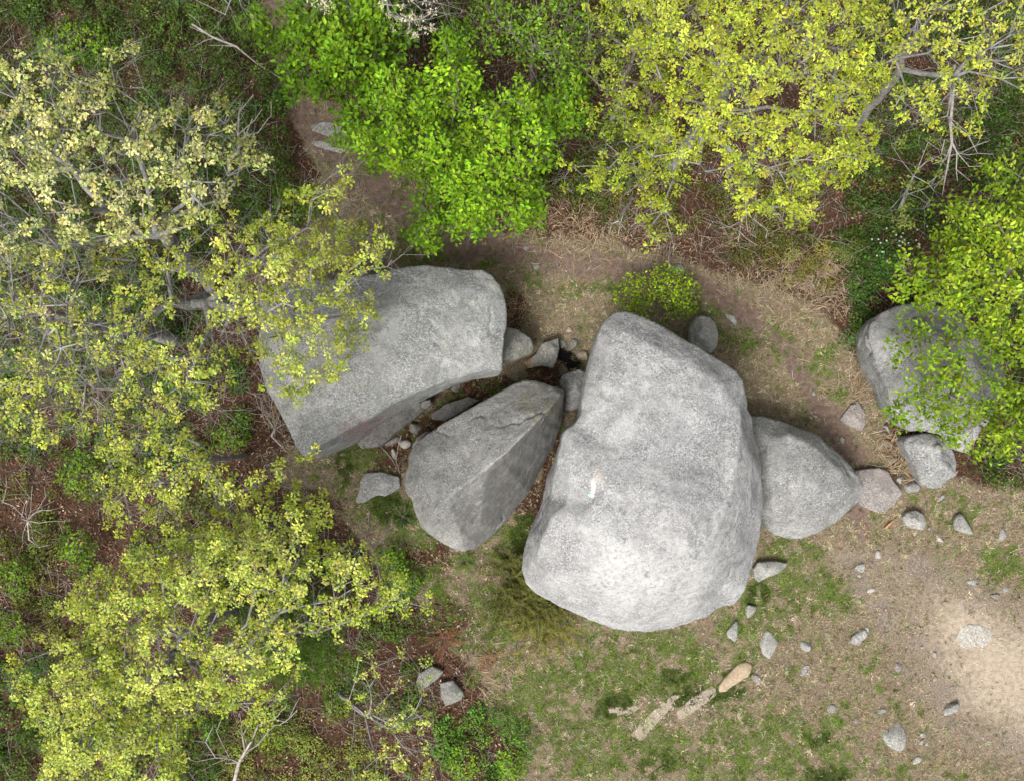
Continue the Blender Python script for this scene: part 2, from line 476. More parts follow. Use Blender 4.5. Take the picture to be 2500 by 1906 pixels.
# ------------------------------------------------------------------ boulders
def boulder(name, outline, inner, mat, label, cat='boulder', group=None, tuck=0.25, voxel=0.05, smooth=3, sfac=0.5, amp=(0.05, 0.02, 0.008), seed=1, ground=-0.35, midk=0.45, ledge=0.045):
    """outline: rim points (px, py, z[, foot px, foot py, foot z]) going round; inner: points of the top surface.
    Everything is turned into metres first; below the rim come a mid ring and a ring under the ground."""
    top = [Vector(W(*p[:3])) for p in outline]
    cen = sum((Vector((v.x, v.y, 0)) for v in top), Vector()) / len(top)
    inn = [Vector(W(*p)) for p in inner]
    n = len(top)
    pts = [Vector((v.x, v.y)) for v in top + inn]
    res = delaunay_2d_cdt(pts, [(i, (i + 1) % n) for i in range(n)], [], 1, 1e-5)
    allv = top + inn
    vs, mp = [], {}
    for i, (co, orig) in enumerate(zip(res[0], res[3])):
        z = allv[orig[0]].z if orig else 1.0
        vs.append(Vector((co.x, co.y, z)))
        for o in orig:
            mp[o] = i
    fs = [tuple(f) for f in res[2]]
    mid, low = [], []
    for p, v in zip(outline, top):
        inw = Vector((cen.x - v.x, cen.y - v.y, 0))
        inw.normalize()
        if len(p) > 3:
            m = Vector(W(*p[3:6]))
        else:
            m = v + inw * (tuck * 0.3)
            m.z = v.z * midk
        l = m + inw * tuck
        l.z = ground
        mid.append(m); low.append(l)
    b0 = len(vs)
    vs += mid + low
    rim = [mp[i] for i in range(n)]
    for i in range(n):
        j = (i + 1) % n
        fs.append((rim[j], rim[i], b0 + i, b0 + j))
        fs.append((b0 + j, b0 + i, b0 + n + i, b0 + n + j))
    vs.append(Vector((cen.x, cen.y, ground)))
    for i in range(n):
        fs.append((b0 + n + (i + 1) % n, b0 + n + i, len(vs) - 1))
    me = bpy.data.meshes.new('rough_block')
    me.from_pydata([tuple(v - cen) for v in vs], [], fs)
    bm = bmesh.new(); bm.from_mesh(me)
    bmesh.ops.recalc_face_normals(bm, faces=bm.faces)
    bm.to_mesh(me); bm.free()
    tmp = bpy.data.objects.new('rough_block', me)
    COL.objects.link(tmp)
    r = tmp.modifiers.new('remesh', 'REMESH'); r.mode = 'VOXEL'; r.voxel_size = voxel
    s = tmp.modifiers.new('smooth', 'SMOOTH'); s.iterations = smooth; s.factor = sfac
    dg = bpy.context.evaluated_depsgraph_get()
    em = bpy.data.meshes.new_from_object(tmp.evaluated_get(dg))
    bpy.data.objects.remove(tmp); bpy.data.meshes.remove(me)
    N = len(em.vertices)
    co = np.empty(N * 3, np.float32); em.vertices.foreach_get('co', co); co = co.reshape(-1, 3)
    nr = np.empty(N * 3, np.float32); em.vertex_normals.foreach_get('vector', nr); nr = nr.reshape(-1, 3)
    q = co + seed * 7.77
    d = (fbm(q * 0.9, seed, 3) - 0.5) * 2 * amp[0] + (fbm(q * 4.0, seed + 5, 3) - 0.5) * 2 * amp[1] + (fbm(q * 16.0, seed + 9, 2) - 0.5) * 2 * amp[2]
    if voxel > 0.028:
        # ledges where sheets have spalled off, and narrow joints
        t1 = fbm(q * np.array([0.55, 0.55, 0.9]) + 3.1, seed + 21, 4)
        d = d + ledge * (sstep(.485, .515, t1) - .5) + 0.6 * ledge * (sstep(.58, .60, fbm(q * 0.8 + 9.0, seed + 25, 4)) - .2)
        j = np.abs(fbm(q * 0.6 + 1.7, seed + 31, 4) - .5)
        d = d - 0.035 * sstep(.014, .002, j) * sstep(.5, .6, vnoise(q * 0.8, seed + 33))
    co = co + nr * d[:, None]
    em.vertices.foreach_set('co', co.astype(np.float32).ravel())
    em.polygons.foreach_set('use_smooth', np.ones(len(em.polygons), bool))
    em.update()
    em.name = name
    em.materials.clear()
    o = mesh_obj(name, em, mat, None, (cen.x, cen.y, float(ground_z(np.array([cen.x]), np.array([cen.y]))[0]) if voxel < 0.028 else 0))
    tag(o, label, cat, group)
    return o

def big_extra(n, P, c):
    # pale scraped streak with a dab of turquoise paint near the left shoulder
    w = n.noise(P, 12, 3, 0.6)
    def spot(px, py, z, st, lo, hi, col, k):
        nonlocal c
        d = n.math('ADD', n.vdist(P, W(px, py, z), st), n.math('MULTIPLY', n.math('SUBTRACT', w, 0.5), hi * 0.9))
        c = n.mix(n.math('MULTIPLY', n.ramp(d, hi, lo), k), c, col)
    spot(1448, 1190, 3.3, (3.0, 0.75, 0.0), 0.09, 0.17, (0.66, 0.63, 0.575), 0.7)
    spot(1459, 1158, 3.3, (1.6, 0.7, 0.0), 0.05, 0.2, (0.50, 0.42, 0.32), 0.3)
    spot(1442, 1208, 3.3, (1, 1, 0.0), 0.035, 0.055, (0.45, 0.68, 0.70), 0.8)
    # paler lower slope: patches of their own uneven outline
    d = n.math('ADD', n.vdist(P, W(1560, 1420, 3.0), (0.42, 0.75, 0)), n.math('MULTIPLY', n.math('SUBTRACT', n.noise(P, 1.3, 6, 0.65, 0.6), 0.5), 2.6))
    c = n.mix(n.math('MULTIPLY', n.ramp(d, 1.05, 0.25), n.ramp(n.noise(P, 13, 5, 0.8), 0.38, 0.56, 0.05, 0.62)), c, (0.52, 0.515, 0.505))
    # thin dark weathering cracks
    cr = n.math('ABSOLUTE', n.math('SUBTRACT', n.noise(P, 0.8, 4, 0.55, 0.6), 0.52))
    c = n.mix(n.math('MULTIPLY', n.ramp(cr, 0.006, 0.001), n.ramp(n.noise(P, 1.3, 2), 0.55, 0.66, 0, 0.55)), c, (0.12, 0.12, 0.12))
    return c

def slab_extra(n, P, c):
    d = n.vdist(P, W(903, 1046, 1.7), (1.0, 1.3, 0.5))
    k = n.math('MULTIPLY', n.ramp(d, 0.75, 0.35), n.ramp(n.noise(P, 8, 4, 0.7, 1.5), 0.45, 0.58))
    return n.mix(n.math('MULTIPLY', k, 0.55), c, (0.34, 0.11, 0.11))

def wedge_extra(n, P, c):
    # steep eastern face is coloured darker by its normal: the split surface looks away from +Z towards +X
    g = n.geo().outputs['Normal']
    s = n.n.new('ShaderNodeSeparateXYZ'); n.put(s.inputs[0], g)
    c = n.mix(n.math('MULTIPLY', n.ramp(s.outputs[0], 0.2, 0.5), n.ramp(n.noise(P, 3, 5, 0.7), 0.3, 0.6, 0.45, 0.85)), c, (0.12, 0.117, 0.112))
    d = n.vdist(P, W(1315, 975, 2.0), (1, 1, 0))
    return n.mix(n.math('MULTIPLY', n.ramp(d, 0.75, 0.25), n.ramp(n.noise(P, 6, 5, 0.7), 0.45, 0.65, 0, 0.5)), c, (0.27, 0.25, 0.12))

def rust_extra(n, P, c):
    d = n.vdist(P, W(1262, 886, 0.3), (1, 1.6, 0.6))
    return n.mix(n.math('MULTIPLY', n.ramp(d, 0.5, 0.2), n.ramp(n.noise(P, 9, 4), 0.35, 0.6)), c, (0.20, 0.10, 0.045))

R_BIG = rock_material('pale_granite', (0.37, 0.37, 0.37), (0.275, 0.275, 0.275), 0.4, 0.2, 0, 0, big_extra)
R_SLAB = rock_material('weathered_granite', (0.34, 0.345, 0.335), (0.225, 0.23, 0.225), 0.4, 0.7, 0, 0.06, slab_extra)
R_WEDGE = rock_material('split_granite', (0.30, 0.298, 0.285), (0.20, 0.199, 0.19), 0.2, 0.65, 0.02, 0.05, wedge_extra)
R_SIDE = rock_material('grey_granite', (0.33, 0.33, 0.322), (0.225, 0.225, 0.22), 0.3, 0.55, 0.03, 0.02)
R_RUST = rock_material('rust_stained_granite', (0.29, 0.29, 0.26), (0.20, 0.20, 0.18), 0.2, 0.5, 0.1, 0.12, rust_extra)
R_PINK = rock_material('worn_pinkish_granite', (0.32, 0.29, 0.27), (0.24, 0.215, 0.20), 0.08, 0.25, 0.12, 0)
R_STONE = rock_material('field_stone', (0.36, 0.355, 0.33), (0.26, 0.255, 0.235), 0.25, 0.35, 0.05, 0.04)
R_DARK = rock_material('dark_stone', (0.27, 0.26, 0.245), (0.17, 0.165, 0.155), 0.1, 0.5, 0.1, 0.1)  # darker granite for the rocks in and around the cleft
R_WHITE = rock_material('quartz_stone', (0.52, 0.48, 0.43), (0.42, 0.385, 0.34), 0.2, 0.05, 0.05, 0)
R_TAN = rock_material('tan_stone', (0.42, 0.34, 0.25), (0.30, 0.24, 0.17), 0.1, 0.1, 0.2, 0)

# the long slab on the left, its split face looking to the lower right
boulder('slab_boulder',
    [(649, 728, 2.1), (708, 698, 2.0), (773, 686, 2.0), (878, 675, 2.0), (947, 661, 2.1), (993, 651, 2.1), (1032, 647, 2.08), (1091, 652, 2.05), (1130, 659, 2.02),
     (1179, 658, 2.0), (1202, 670, 2.02), (1222, 695, 2.08), (1235, 731, 2.15), (1240, 764, 2.2), (1238, 796, 2.22), (1232, 836, 2.25), (1228, 878, 2.28), (1228, 905, 2.15, 1220, 915, 1.3),
     (1206, 904, 2.3, 1200, 920, 1.2), (1157, 910, 2.4, 1157, 927, 1.15), (1091, 929, 2.5, 1106, 943, 1.1), (1026, 955, 2.6, 1050, 968, 1.0), (960, 985, 2.6, 993, 998, 0.95),
     (895, 1024, 2.6, 927, 1040, 0.9), (829, 1058, 2.5, 868, 1082, 0.9), (783, 1088, 2.4, 809, 1107, 0.9), (757, 1110, 2.3, 777, 1117, 0.9), (741, 1117, 2.2), (724, 1094, 2.2), (698, 1039, 2.2),
     (675, 993, 2.2), (649, 947, 2.2), (634, 900, 2.2), (630, 840, 2.2), (634, 780, 2.15)],
    [(1150, 740, 2.35), (1060, 740, 2.5), (950, 750, 2.6), (830, 770, 2.65), (720, 800, 2.65), (1170, 830, 2.5), (1060, 850, 2.68), (940, 880, 2.78), (820, 930, 2.8), (720, 920, 2.7),
     (770, 1020, 2.65), (880, 960, 2.8), (1000, 910, 2.75), (1100, 880, 2.6), (700, 760, 2.5), (900, 710, 2.35), (1030, 690, 2.3), (1130, 700, 2.32), (1190, 720, 2.3), (1205, 780, 2.36)],
    R_SLAB, 'long grey granite slab boulder half covered by overhanging oak leaves', tuck=0.45, voxel=0.045, smooth=2, amp=(0.03, 0.018, 0.008), seed=3, ledge=0.008)

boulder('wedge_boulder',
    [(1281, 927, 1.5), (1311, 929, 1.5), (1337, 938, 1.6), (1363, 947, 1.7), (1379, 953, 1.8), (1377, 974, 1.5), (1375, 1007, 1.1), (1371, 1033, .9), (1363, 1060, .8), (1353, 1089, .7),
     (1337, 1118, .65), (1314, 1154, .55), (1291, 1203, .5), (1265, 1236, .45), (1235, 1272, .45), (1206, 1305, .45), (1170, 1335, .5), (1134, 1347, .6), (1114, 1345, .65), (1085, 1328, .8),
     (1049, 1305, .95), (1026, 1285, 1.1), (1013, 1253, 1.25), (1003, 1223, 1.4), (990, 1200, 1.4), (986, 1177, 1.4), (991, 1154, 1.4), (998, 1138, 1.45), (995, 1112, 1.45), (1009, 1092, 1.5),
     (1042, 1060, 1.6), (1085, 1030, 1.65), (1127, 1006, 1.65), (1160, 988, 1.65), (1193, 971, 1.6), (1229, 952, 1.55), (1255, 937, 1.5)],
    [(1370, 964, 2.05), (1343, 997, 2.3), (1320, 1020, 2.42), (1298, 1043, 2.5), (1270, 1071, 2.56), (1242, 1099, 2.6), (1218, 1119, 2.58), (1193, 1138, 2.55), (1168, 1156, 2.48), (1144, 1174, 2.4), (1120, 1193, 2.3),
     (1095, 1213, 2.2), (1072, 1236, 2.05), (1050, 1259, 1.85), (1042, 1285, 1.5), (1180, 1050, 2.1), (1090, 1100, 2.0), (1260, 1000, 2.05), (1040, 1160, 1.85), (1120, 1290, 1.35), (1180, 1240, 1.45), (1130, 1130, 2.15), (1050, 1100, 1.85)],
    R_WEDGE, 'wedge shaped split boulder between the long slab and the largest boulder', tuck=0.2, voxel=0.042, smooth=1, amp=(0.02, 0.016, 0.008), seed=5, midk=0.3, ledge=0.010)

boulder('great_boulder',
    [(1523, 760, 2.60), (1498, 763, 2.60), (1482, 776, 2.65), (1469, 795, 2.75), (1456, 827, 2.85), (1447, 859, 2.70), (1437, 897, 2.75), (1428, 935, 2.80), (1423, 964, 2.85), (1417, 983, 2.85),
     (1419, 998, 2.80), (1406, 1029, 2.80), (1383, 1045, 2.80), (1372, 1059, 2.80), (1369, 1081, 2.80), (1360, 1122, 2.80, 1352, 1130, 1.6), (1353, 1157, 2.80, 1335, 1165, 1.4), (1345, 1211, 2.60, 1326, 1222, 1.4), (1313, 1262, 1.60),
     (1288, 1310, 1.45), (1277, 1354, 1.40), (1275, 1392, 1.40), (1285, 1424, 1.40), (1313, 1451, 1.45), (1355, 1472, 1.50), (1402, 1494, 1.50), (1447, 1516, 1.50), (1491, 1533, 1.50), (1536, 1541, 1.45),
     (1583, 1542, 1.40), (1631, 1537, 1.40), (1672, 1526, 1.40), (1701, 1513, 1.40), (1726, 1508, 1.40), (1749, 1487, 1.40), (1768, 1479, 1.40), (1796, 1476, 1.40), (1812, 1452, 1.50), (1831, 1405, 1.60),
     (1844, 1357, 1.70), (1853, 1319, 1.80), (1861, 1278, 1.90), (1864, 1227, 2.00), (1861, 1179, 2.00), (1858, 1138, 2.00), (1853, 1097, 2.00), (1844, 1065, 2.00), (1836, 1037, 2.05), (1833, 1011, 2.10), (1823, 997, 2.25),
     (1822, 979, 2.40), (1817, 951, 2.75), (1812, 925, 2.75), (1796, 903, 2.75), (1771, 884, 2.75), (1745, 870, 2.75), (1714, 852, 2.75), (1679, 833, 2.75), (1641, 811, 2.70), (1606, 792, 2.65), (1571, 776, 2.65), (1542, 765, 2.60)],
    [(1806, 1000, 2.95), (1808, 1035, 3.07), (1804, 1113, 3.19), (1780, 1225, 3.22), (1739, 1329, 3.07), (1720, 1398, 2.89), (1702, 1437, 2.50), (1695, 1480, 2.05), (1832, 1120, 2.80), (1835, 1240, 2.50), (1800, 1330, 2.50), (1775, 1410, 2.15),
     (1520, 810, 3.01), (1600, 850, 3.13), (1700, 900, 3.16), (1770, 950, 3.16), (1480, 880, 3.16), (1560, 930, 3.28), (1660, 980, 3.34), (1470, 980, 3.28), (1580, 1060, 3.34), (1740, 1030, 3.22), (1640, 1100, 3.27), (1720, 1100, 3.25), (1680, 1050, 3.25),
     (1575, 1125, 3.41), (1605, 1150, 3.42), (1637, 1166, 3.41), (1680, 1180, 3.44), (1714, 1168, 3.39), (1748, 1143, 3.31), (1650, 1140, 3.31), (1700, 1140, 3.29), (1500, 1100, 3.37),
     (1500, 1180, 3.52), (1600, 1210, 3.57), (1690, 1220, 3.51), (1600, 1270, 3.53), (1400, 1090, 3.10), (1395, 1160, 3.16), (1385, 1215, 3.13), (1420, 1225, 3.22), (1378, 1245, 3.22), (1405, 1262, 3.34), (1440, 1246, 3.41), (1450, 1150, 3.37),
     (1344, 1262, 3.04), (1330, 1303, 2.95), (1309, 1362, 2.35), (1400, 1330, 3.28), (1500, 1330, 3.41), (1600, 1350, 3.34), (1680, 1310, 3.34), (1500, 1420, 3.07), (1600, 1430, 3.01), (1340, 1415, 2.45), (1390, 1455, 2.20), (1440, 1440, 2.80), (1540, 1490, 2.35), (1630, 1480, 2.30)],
    R_BIG, 'largest boulder, pale grey granite with paler lower slope, in the centre', tuck=0.35, voxel=0.052, smooth=1, amp=(0.03, 0.022, 0.010), seed=8, ledge=0.014)

boulder('leaning_boulder',
    [(1820, 1015, .9), (1865, 1017, .9), (1905, 1028, .9), (1944, 1043, .9), (1983, 1058, .95), (2016, 1074, 1.0), (2042, 1094, 1.0), (2065, 1117, 1.0), (2085, 1140, 1.0), (2098, 1163, 1.0), (2108, 1186, .95), (2113, 1205, .8),
     (2101, 1228, .7), (2075, 1245, .65), (2049, 1267, .6), (2016, 1289, .6), (1983, 1305, .55), (1951, 1313, .55), (1915, 1312, .55), (1888, 1303, .6), (1875, 1287, .7, 1868, 1286, .3), (1865, 1268, .8, 1857, 1268, .3), (1840, 1240, .9), (1815, 1150, .9), (1805, 1060, .9)],
    [(1930, 1062, 1.35), (1880, 1075, 1.4), (1985, 1090, 1.4), (2040, 1140, 1.45), (2075, 1195, 1.3), (1880, 1150, 1.55), (1960, 1160, 1.6), (2020, 1190, 1.5), (1890, 1225, 1.5), (1960, 1235, 1.5), (2030, 1225, 1.35), (1893, 1265, 1.2), (1950, 1275, 1.1), (2010, 1258, 1.05)],
    R_SIDE, 'grey egg shaped boulder tucked against the right side of the largest boulder', tuck=0.12, voxel=0.04, smooth=4, amp=(0.03, 0.02, 0.008), seed=12)

boulder('ledge_boulder',
    [(2121, 809, 1.3), (2128, 786, 1.3), (2157, 764, 1.3), (2200, 748, 1.3), (2262, 743, 1.3), (2343, 762, 1.4), (2390, 805, 1.5), (2438, 867, 1.5), (2462, 924, 1.5), (2448, 971, 1.5), (2414, 1028, 1.4), (2376, 1095, 1.2), (2357, 1105, 1.15),
     (2333, 1093, 1.2), (2312, 1068, 1.25, 2300, 1050, .7), (2285, 1052, 1.3, 2270, 1030, .7), (2252, 1048, 1.3, 2240, 1030, .7), (2219, 1050, 1.2), (2200, 1036, 1.2), (2181, 1014, 1.2), (2169, 962, 1.3), (2152, 924, 1.3), (2133, 886, 1.3), (2121, 843, 1.3)],
    [(2180, 820, 1.75), (2260, 800, 1.85), (2340, 840, 1.95), (2390, 900, 1.95), (2210, 900, 1.85), (2290, 920, 2.0), (2380, 980, 1.8), (2240, 990, 1.7), (2310, 1010, 1.75), (2350, 1060, 1.5)],
    R_SIDE, 'grey boulder at the right edge under bright green broadleaf leaves', tuck=0.3, voxel=0.05, smooth=5, amp=(0.05, 0.03, 0.008), seed=17)

boulder('nested_boulder',
    [(2208, 1078, .55), (2216, 1066, .6), (2258, 1056, .7), (2291, 1060, .75), (2317, 1084, .75), (2334, 1104, .7), (2338, 1127, .6), (2335, 1159, .5), (2311, 1176, .4), (2281, 1189, .35), (2255, 1182, .4), (2239, 1159, .5), (2232, 1140, .55), (2219, 1110, .55)],
    [(2250, 1085, .85), (2290, 1095, 1.0), (2300, 1130, .95), (2255, 1125, .85), (2275, 1160, .75), (2240, 1100, .75)],
    R_SIDE, 'dark topped boulder with white lower flank under the lip of the right boulder', tuck=0.1, voxel=0.03, smooth=3, amp=(0.03, 0.03, 0.008), seed=21)

boulder('rust_sided_rock',
    [(1225, 812, .9), (1240, 800, .9), (1266, 805, .95), (1294, 824, .9), (1303, 848, .75), (1297, 867, .6), (1285, 866, .85, 1280, 880, .3), (1258, 876, .95, 1256, 893, .2), (1232, 880, 1.0, 1232, 903, .15), (1215, 880, 1.0), (1212, 840, 1.0)],
    [(1255, 830, 1.1), (1275, 845, 1.05), (1240, 850, 1.1)],
    R_RUST, 'grey rock with rusty brown lower side at the right end of the long slab', 'rock', tuck=0.1, voxel=0.03, smooth=3, amp=(0.02, 0.02, 0.006), seed=23)

boulder('angular_flat_rock',
    [(1363, 825, .3), (1345, 832, .35), (1323, 840, .4), (1307, 865, .4), (1280, 884, .35), (1288, 900, .3), (1323, 894, .38), (1350, 899, .35), (1361, 871, .35), (1366, 849, .3)],
    [(1335, 860, .5), (1318, 880, .45), (1350, 850, .45)],
    R_RUST, 'pale angular flat rock beside the black fire pit', 'rock', tuck=0.06, voxel=0.025, smooth=2, amp=(0.015, 0.02, 0.006), seed=25)

boulder('rounded_rock',
    [(1363, 935, .5), (1371, 919, .55), (1393, 905, .55), (1418, 902, .55), (1440, 912, .55), (1450, 950, .5), (1430, 990, .4), (1399, 1005, .35), (1377, 1002, .4), (1372, 979, .45)],
    [(1405, 935, .8), (1390, 960, .78), (1420, 960, .75)],
    R_SIDE, 'rounded grey rock wedged between the wedge boulder and the largest boulder', 'rock', tuck=0.1, voxel=0.03, smooth=4, amp=(0.02, 0.015, 0.006), seed=27)

boulder('shrub_rock',
    [(1688, 800, .4), (1695, 783, .45), (1710, 771, .5), (1730, 773, .5), (1745, 789, .5), (1754, 817, .5), (1750, 846, .45), (1736, 862, .4), (1710, 856, .4), (1688, 837, .4)],
    [(1720, 805, .75), (1725, 830, .72), (1708, 820, .7)],
    R_STONE, 'oval lichen grey rock just behind the green shrub', 'rock', tuck=0.08, voxel=0.03, smooth=4, amp=(0.02, 0.012, 0.005), seed=29)

boulder('fallen_slab',
    [(1052, 972, .95), (1057, 988, .75), (1019, 1019, .62), (970, 1055, .55), (927, 1088, .5), (888, 1094, .5), (866, 1085, .7), (905, 1050, 1.0), (960, 1010, 1.1), (1005, 985, 1.05)],
    [(990, 1020, .85), (930, 1060, .8)],
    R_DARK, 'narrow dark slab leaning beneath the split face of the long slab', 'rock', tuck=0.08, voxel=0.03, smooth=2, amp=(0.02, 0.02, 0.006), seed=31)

boulder('gap_slab',
    [(1143, 966, .25), (1172, 976, .25), (1124, 1008, .28), (1085, 1028, .28), (1055, 1024, .22), (1051, 1009, .2), (1091, 983, .25), (1120, 975, .25)],
    [(1100, 998, .34), (1135, 983, .32)],
    R_DARK, 'flat brownish slab lying in the cleft above the wedge boulder', 'rock', tuck=0.04, voxel=0.025, smooth=2, amp=(0.015, 0.02, 0.006), seed=33)

boulder('sliver_rock',
    [(1005, 1090, .4), (1018, 1068, .45), (1040, 1052, .45), (1052, 1052, .4), (1035, 1080, .3), (1012, 1105, .3)],
    [(1025, 1075, .5)], R_DARK, 'dark sliver of rock against the upper left edge of the wedge boulder', 'rock', tuck=0.04, voxel=0.025, smooth=2, amp=(0.01, 0.015, 0.005), seed=35)

boulder('flat_rock',
    [(892, 1154, .12), (931, 1152, .14), (974, 1163, .14), (978, 1190, .12), (941, 1211, .12), (925, 1208, .10), (908, 1215, .10), (890, 1226, .08), (873, 1229, .08), (867, 1221, .08), (878, 1194, .12), (880, 1171, .12)],
    [(925, 1180, .2), (950, 1180, .19), (900, 1190, .17)],
    R_SIDE, 'flat jagged grey rock in the grass left of the wedge boulder', 'rock', tuck=0.03, voxel=0.022, smooth=2, amp=(0.01, 0.02, 0.006), seed=37, ground=-0.15)

boulder('flat_rock',
    [(1022, 1644, .12), (1054, 1626, .14), (1084, 1640, .14), (1069, 1659, .14), (1040, 1678, .12), (1022, 1690, .1), (1016, 1665, .1)],
    [(1048, 1650, .2)], R_RUST, 'upper of two flat grey rocks in litter at the lower clearing edge', 'rock', tuck=0.03, voxel=0.022, smooth=2, amp=(0.01, 0.02, 0.006), seed=39, ground=-0.15)
boulder('flat_rock',
    [(1073, 1668, .12), (1105, 1660, .14), (1132, 1690, .14), (1128, 1708, .12), (1087, 1725, .1), (1076, 1700, .1)],
    [(1105, 1690, .2)], R_RUST, 'lower of two flat grey rocks in litter at the lower clearing edge', 'rock', tuck=0.03, voxel=0.022, smooth=2, amp=(0.01, 0.02, 0.006), seed=41, ground=-0.15)

boulder('pink_flat_rock',
    [(2085, 1150, .2), (2101, 1146, .22), (2147, 1141, .22), (2170, 1150, .22), (2186, 1176, .22), (2207, 1202, .2), (2183, 1235, .18), (2154, 1255, .16), (2127, 1246, .16), (2100, 1233, .18), (2085, 1200, .2)],
    [(2140, 1185, .3), (2165, 1200, .28), (2130, 1215, .26)],
    R_PINK, 'broad worn pinkish flat rock touching the tip of the egg shaped boulder', 'rock', tuck=0.04, voxel=0.025, smooth=4, amp=(0.015, 0.012, 0.005), seed=43, ground=-0.2)

boulder('trail_flat_rock',
    [(2049, 1024, .05), (2078, 986, .08), (2098, 981, .08), (2114, 1009, .08), (2113, 1038, .07), (2101, 1053, .06), (2072, 1040, .06)],
    [(2088, 1015, .13), (2100, 1030, .12)],
    R_PINK, 'flat purplish grey rock sunk in the grass beside the trail', 'rock', tuck=0.02, voxel=0.022, smooth=3, amp=(0.008, 0.012, 0.005), seed=45, ground=-0.15)

boulder('pointed_rock',
    [(1839, 1388, .15), (1852, 1372, .2), (1895, 1369, .2), (1926, 1375, .12), (1905, 1398, .15), (1879, 1408, .16), (1853, 1421, .14), (1843, 1412, .12)],
    [(1870, 1388, .28), (1895, 1383, .24)],
    R_STONE, 'pointed pale rock in grass by the lower right side of the largest boulder', 'rock', tuck=0.03, voxel=0.022, smooth=2, amp=(0.01, 0.015, 0.005), seed=47, ground=-0.15)

boulder('facet_rock',
    [(2204, 1262, .15), (2215, 1250, .2), (2236, 1245, .22), (2255, 1254, .2), (2263, 1277, .18), (2255, 1294, .15), (2226, 1289, .14), (2211, 1282, .14)],
    [(2232, 1265, .36), (2246, 1275, .3)],
    R_STONE, 'faceted grey rock below the pinkish flat rock', 'rock', tuck=0.03, voxel=0.022, smooth=2, amp=(0.01, 0.015, 0.005), seed=49, ground=-0.15)

boulder('bleached_ledge',
    [(2346, 1528, -.01), (2368, 1522, -.01), (2390, 1523, -.01), (2410, 1530, -.01), (2428, 1537, -.01), (2452, 1542, -.01), (2478, 1556, -.01), (2462, 1570, -.01), (2430, 1572, -.01), (2408, 1578, -.01), (2375, 1588, -.01), (2348, 1584, -.01), (2332, 1563, -.01)],
    [(2362, 1548, .03), (2385, 1560, .015), (2410, 1551, .035), (2440, 1556, .025)],
    R_WHITE, 'whitish bedrock ledge flush with bare sandy soil at the right edge', 'rock', tuck=0.02, voxel=0.022, smooth=2, amp=(0.012, 0.035, 0.012), seed=51, ground=-0.12)

boulder('trail_bedrock',
    [(755, 305, .02), (790, 296, .03), (830, 300, .03), (845, 325, .03), (830, 345, .03), (785, 330, .02), (757, 322, .02)],
    [(800, 318, .06)], R_STONE, 'upper grey bedrock patch showing through the woodland trail', 'rock', tuck=0.02, voxel=0.025, smooth=3, amp=(0.01, 0.015, 0.006), seed=53, ground=-0.12)
boulder('trail_bedrock',
    [(756, 348, .02), (785, 343, .03), (820, 352, .03), (850, 362, .03), (835, 375, .03), (800, 368, .03), (770, 360, .02)],
    [(805, 360, .07)], R_STONE, 'lower grey bedrock patch showing through the woodland trail', 'rock', tuck=0.02, voxel=0.025, smooth=3, amp=(0.01, 0.015, 0.006), seed=55, ground=-0.12)

# ------------------------------------------------------------------ loose stones: angular polyhedra, rounded
def ico(level):
    bm = bmesh.new()
    bmesh.ops.create_icosphere(bm, subdivisions=level, radius=1)
    v = np.array([x.co[:] for x in bm.verts]); f = np.array([[x.index for x in p.verts] for p in bm.faces])
    bm.free()
    return v, f
ICO = {3: ico(3), 4: ico(4)}

def stone(name, px, py, a, b, c, ang, mat, label, sink=0.45, seed=0, sharp=9, nplanes=13, group='loose stones in the clearing'):
    """a, b: half sizes in reference pixels on the ground; c: half height in metres"""
    r = np.random.default_rng(seed + 900)
    v, f = ICO[4 if max(a, b) > 14 else 3]
    n = r.normal(size=(nplanes, 3)); n /= np.linalg.norm(n, axis=1)[:, None]
    n = np.vstack([n, [0, 0, 1], [0, 0, -1]])
    d = r.uniform(0.72, 1.0, len(n))
    dots = np.clip(v @ n.T, 0.02, None) / d
    rad = 1.0 / (np.sum(dots ** sharp, 1) ** (1.0 / sharp))
    co = v * rad[:, None]
    co = co / np.abs(co).max(0)
    co = co * (1 + 0.10 * (fbm(co * 2.2 + seed, seed, 3) - 0.5)[:, None])
    z0 = c * (1 - sink)
    s = 1.25 * K * (CAM_H - z0) / CAM_H
    co = co * np.array([a * s, b * s, c])
    t = math.radians(ang)
    R = np.array([[math.cos(t), -math.sin(t), 0], [math.sin(t), math.cos(t), 0], [0, 0, 1]])
    co = co @ R.T
    x, y, _ = W(px, py, z0)
    gz = float(ground_z(np.array([x]), np.array([y]))[0])
    co[:, 2] += c * (1 - 2 * sink)
    me = np_mesh(name, co, f, None, True)
    o = mesh_obj(name, me, mat, None, (x, y, gz))
    return tag(o, label, 'stone', group)

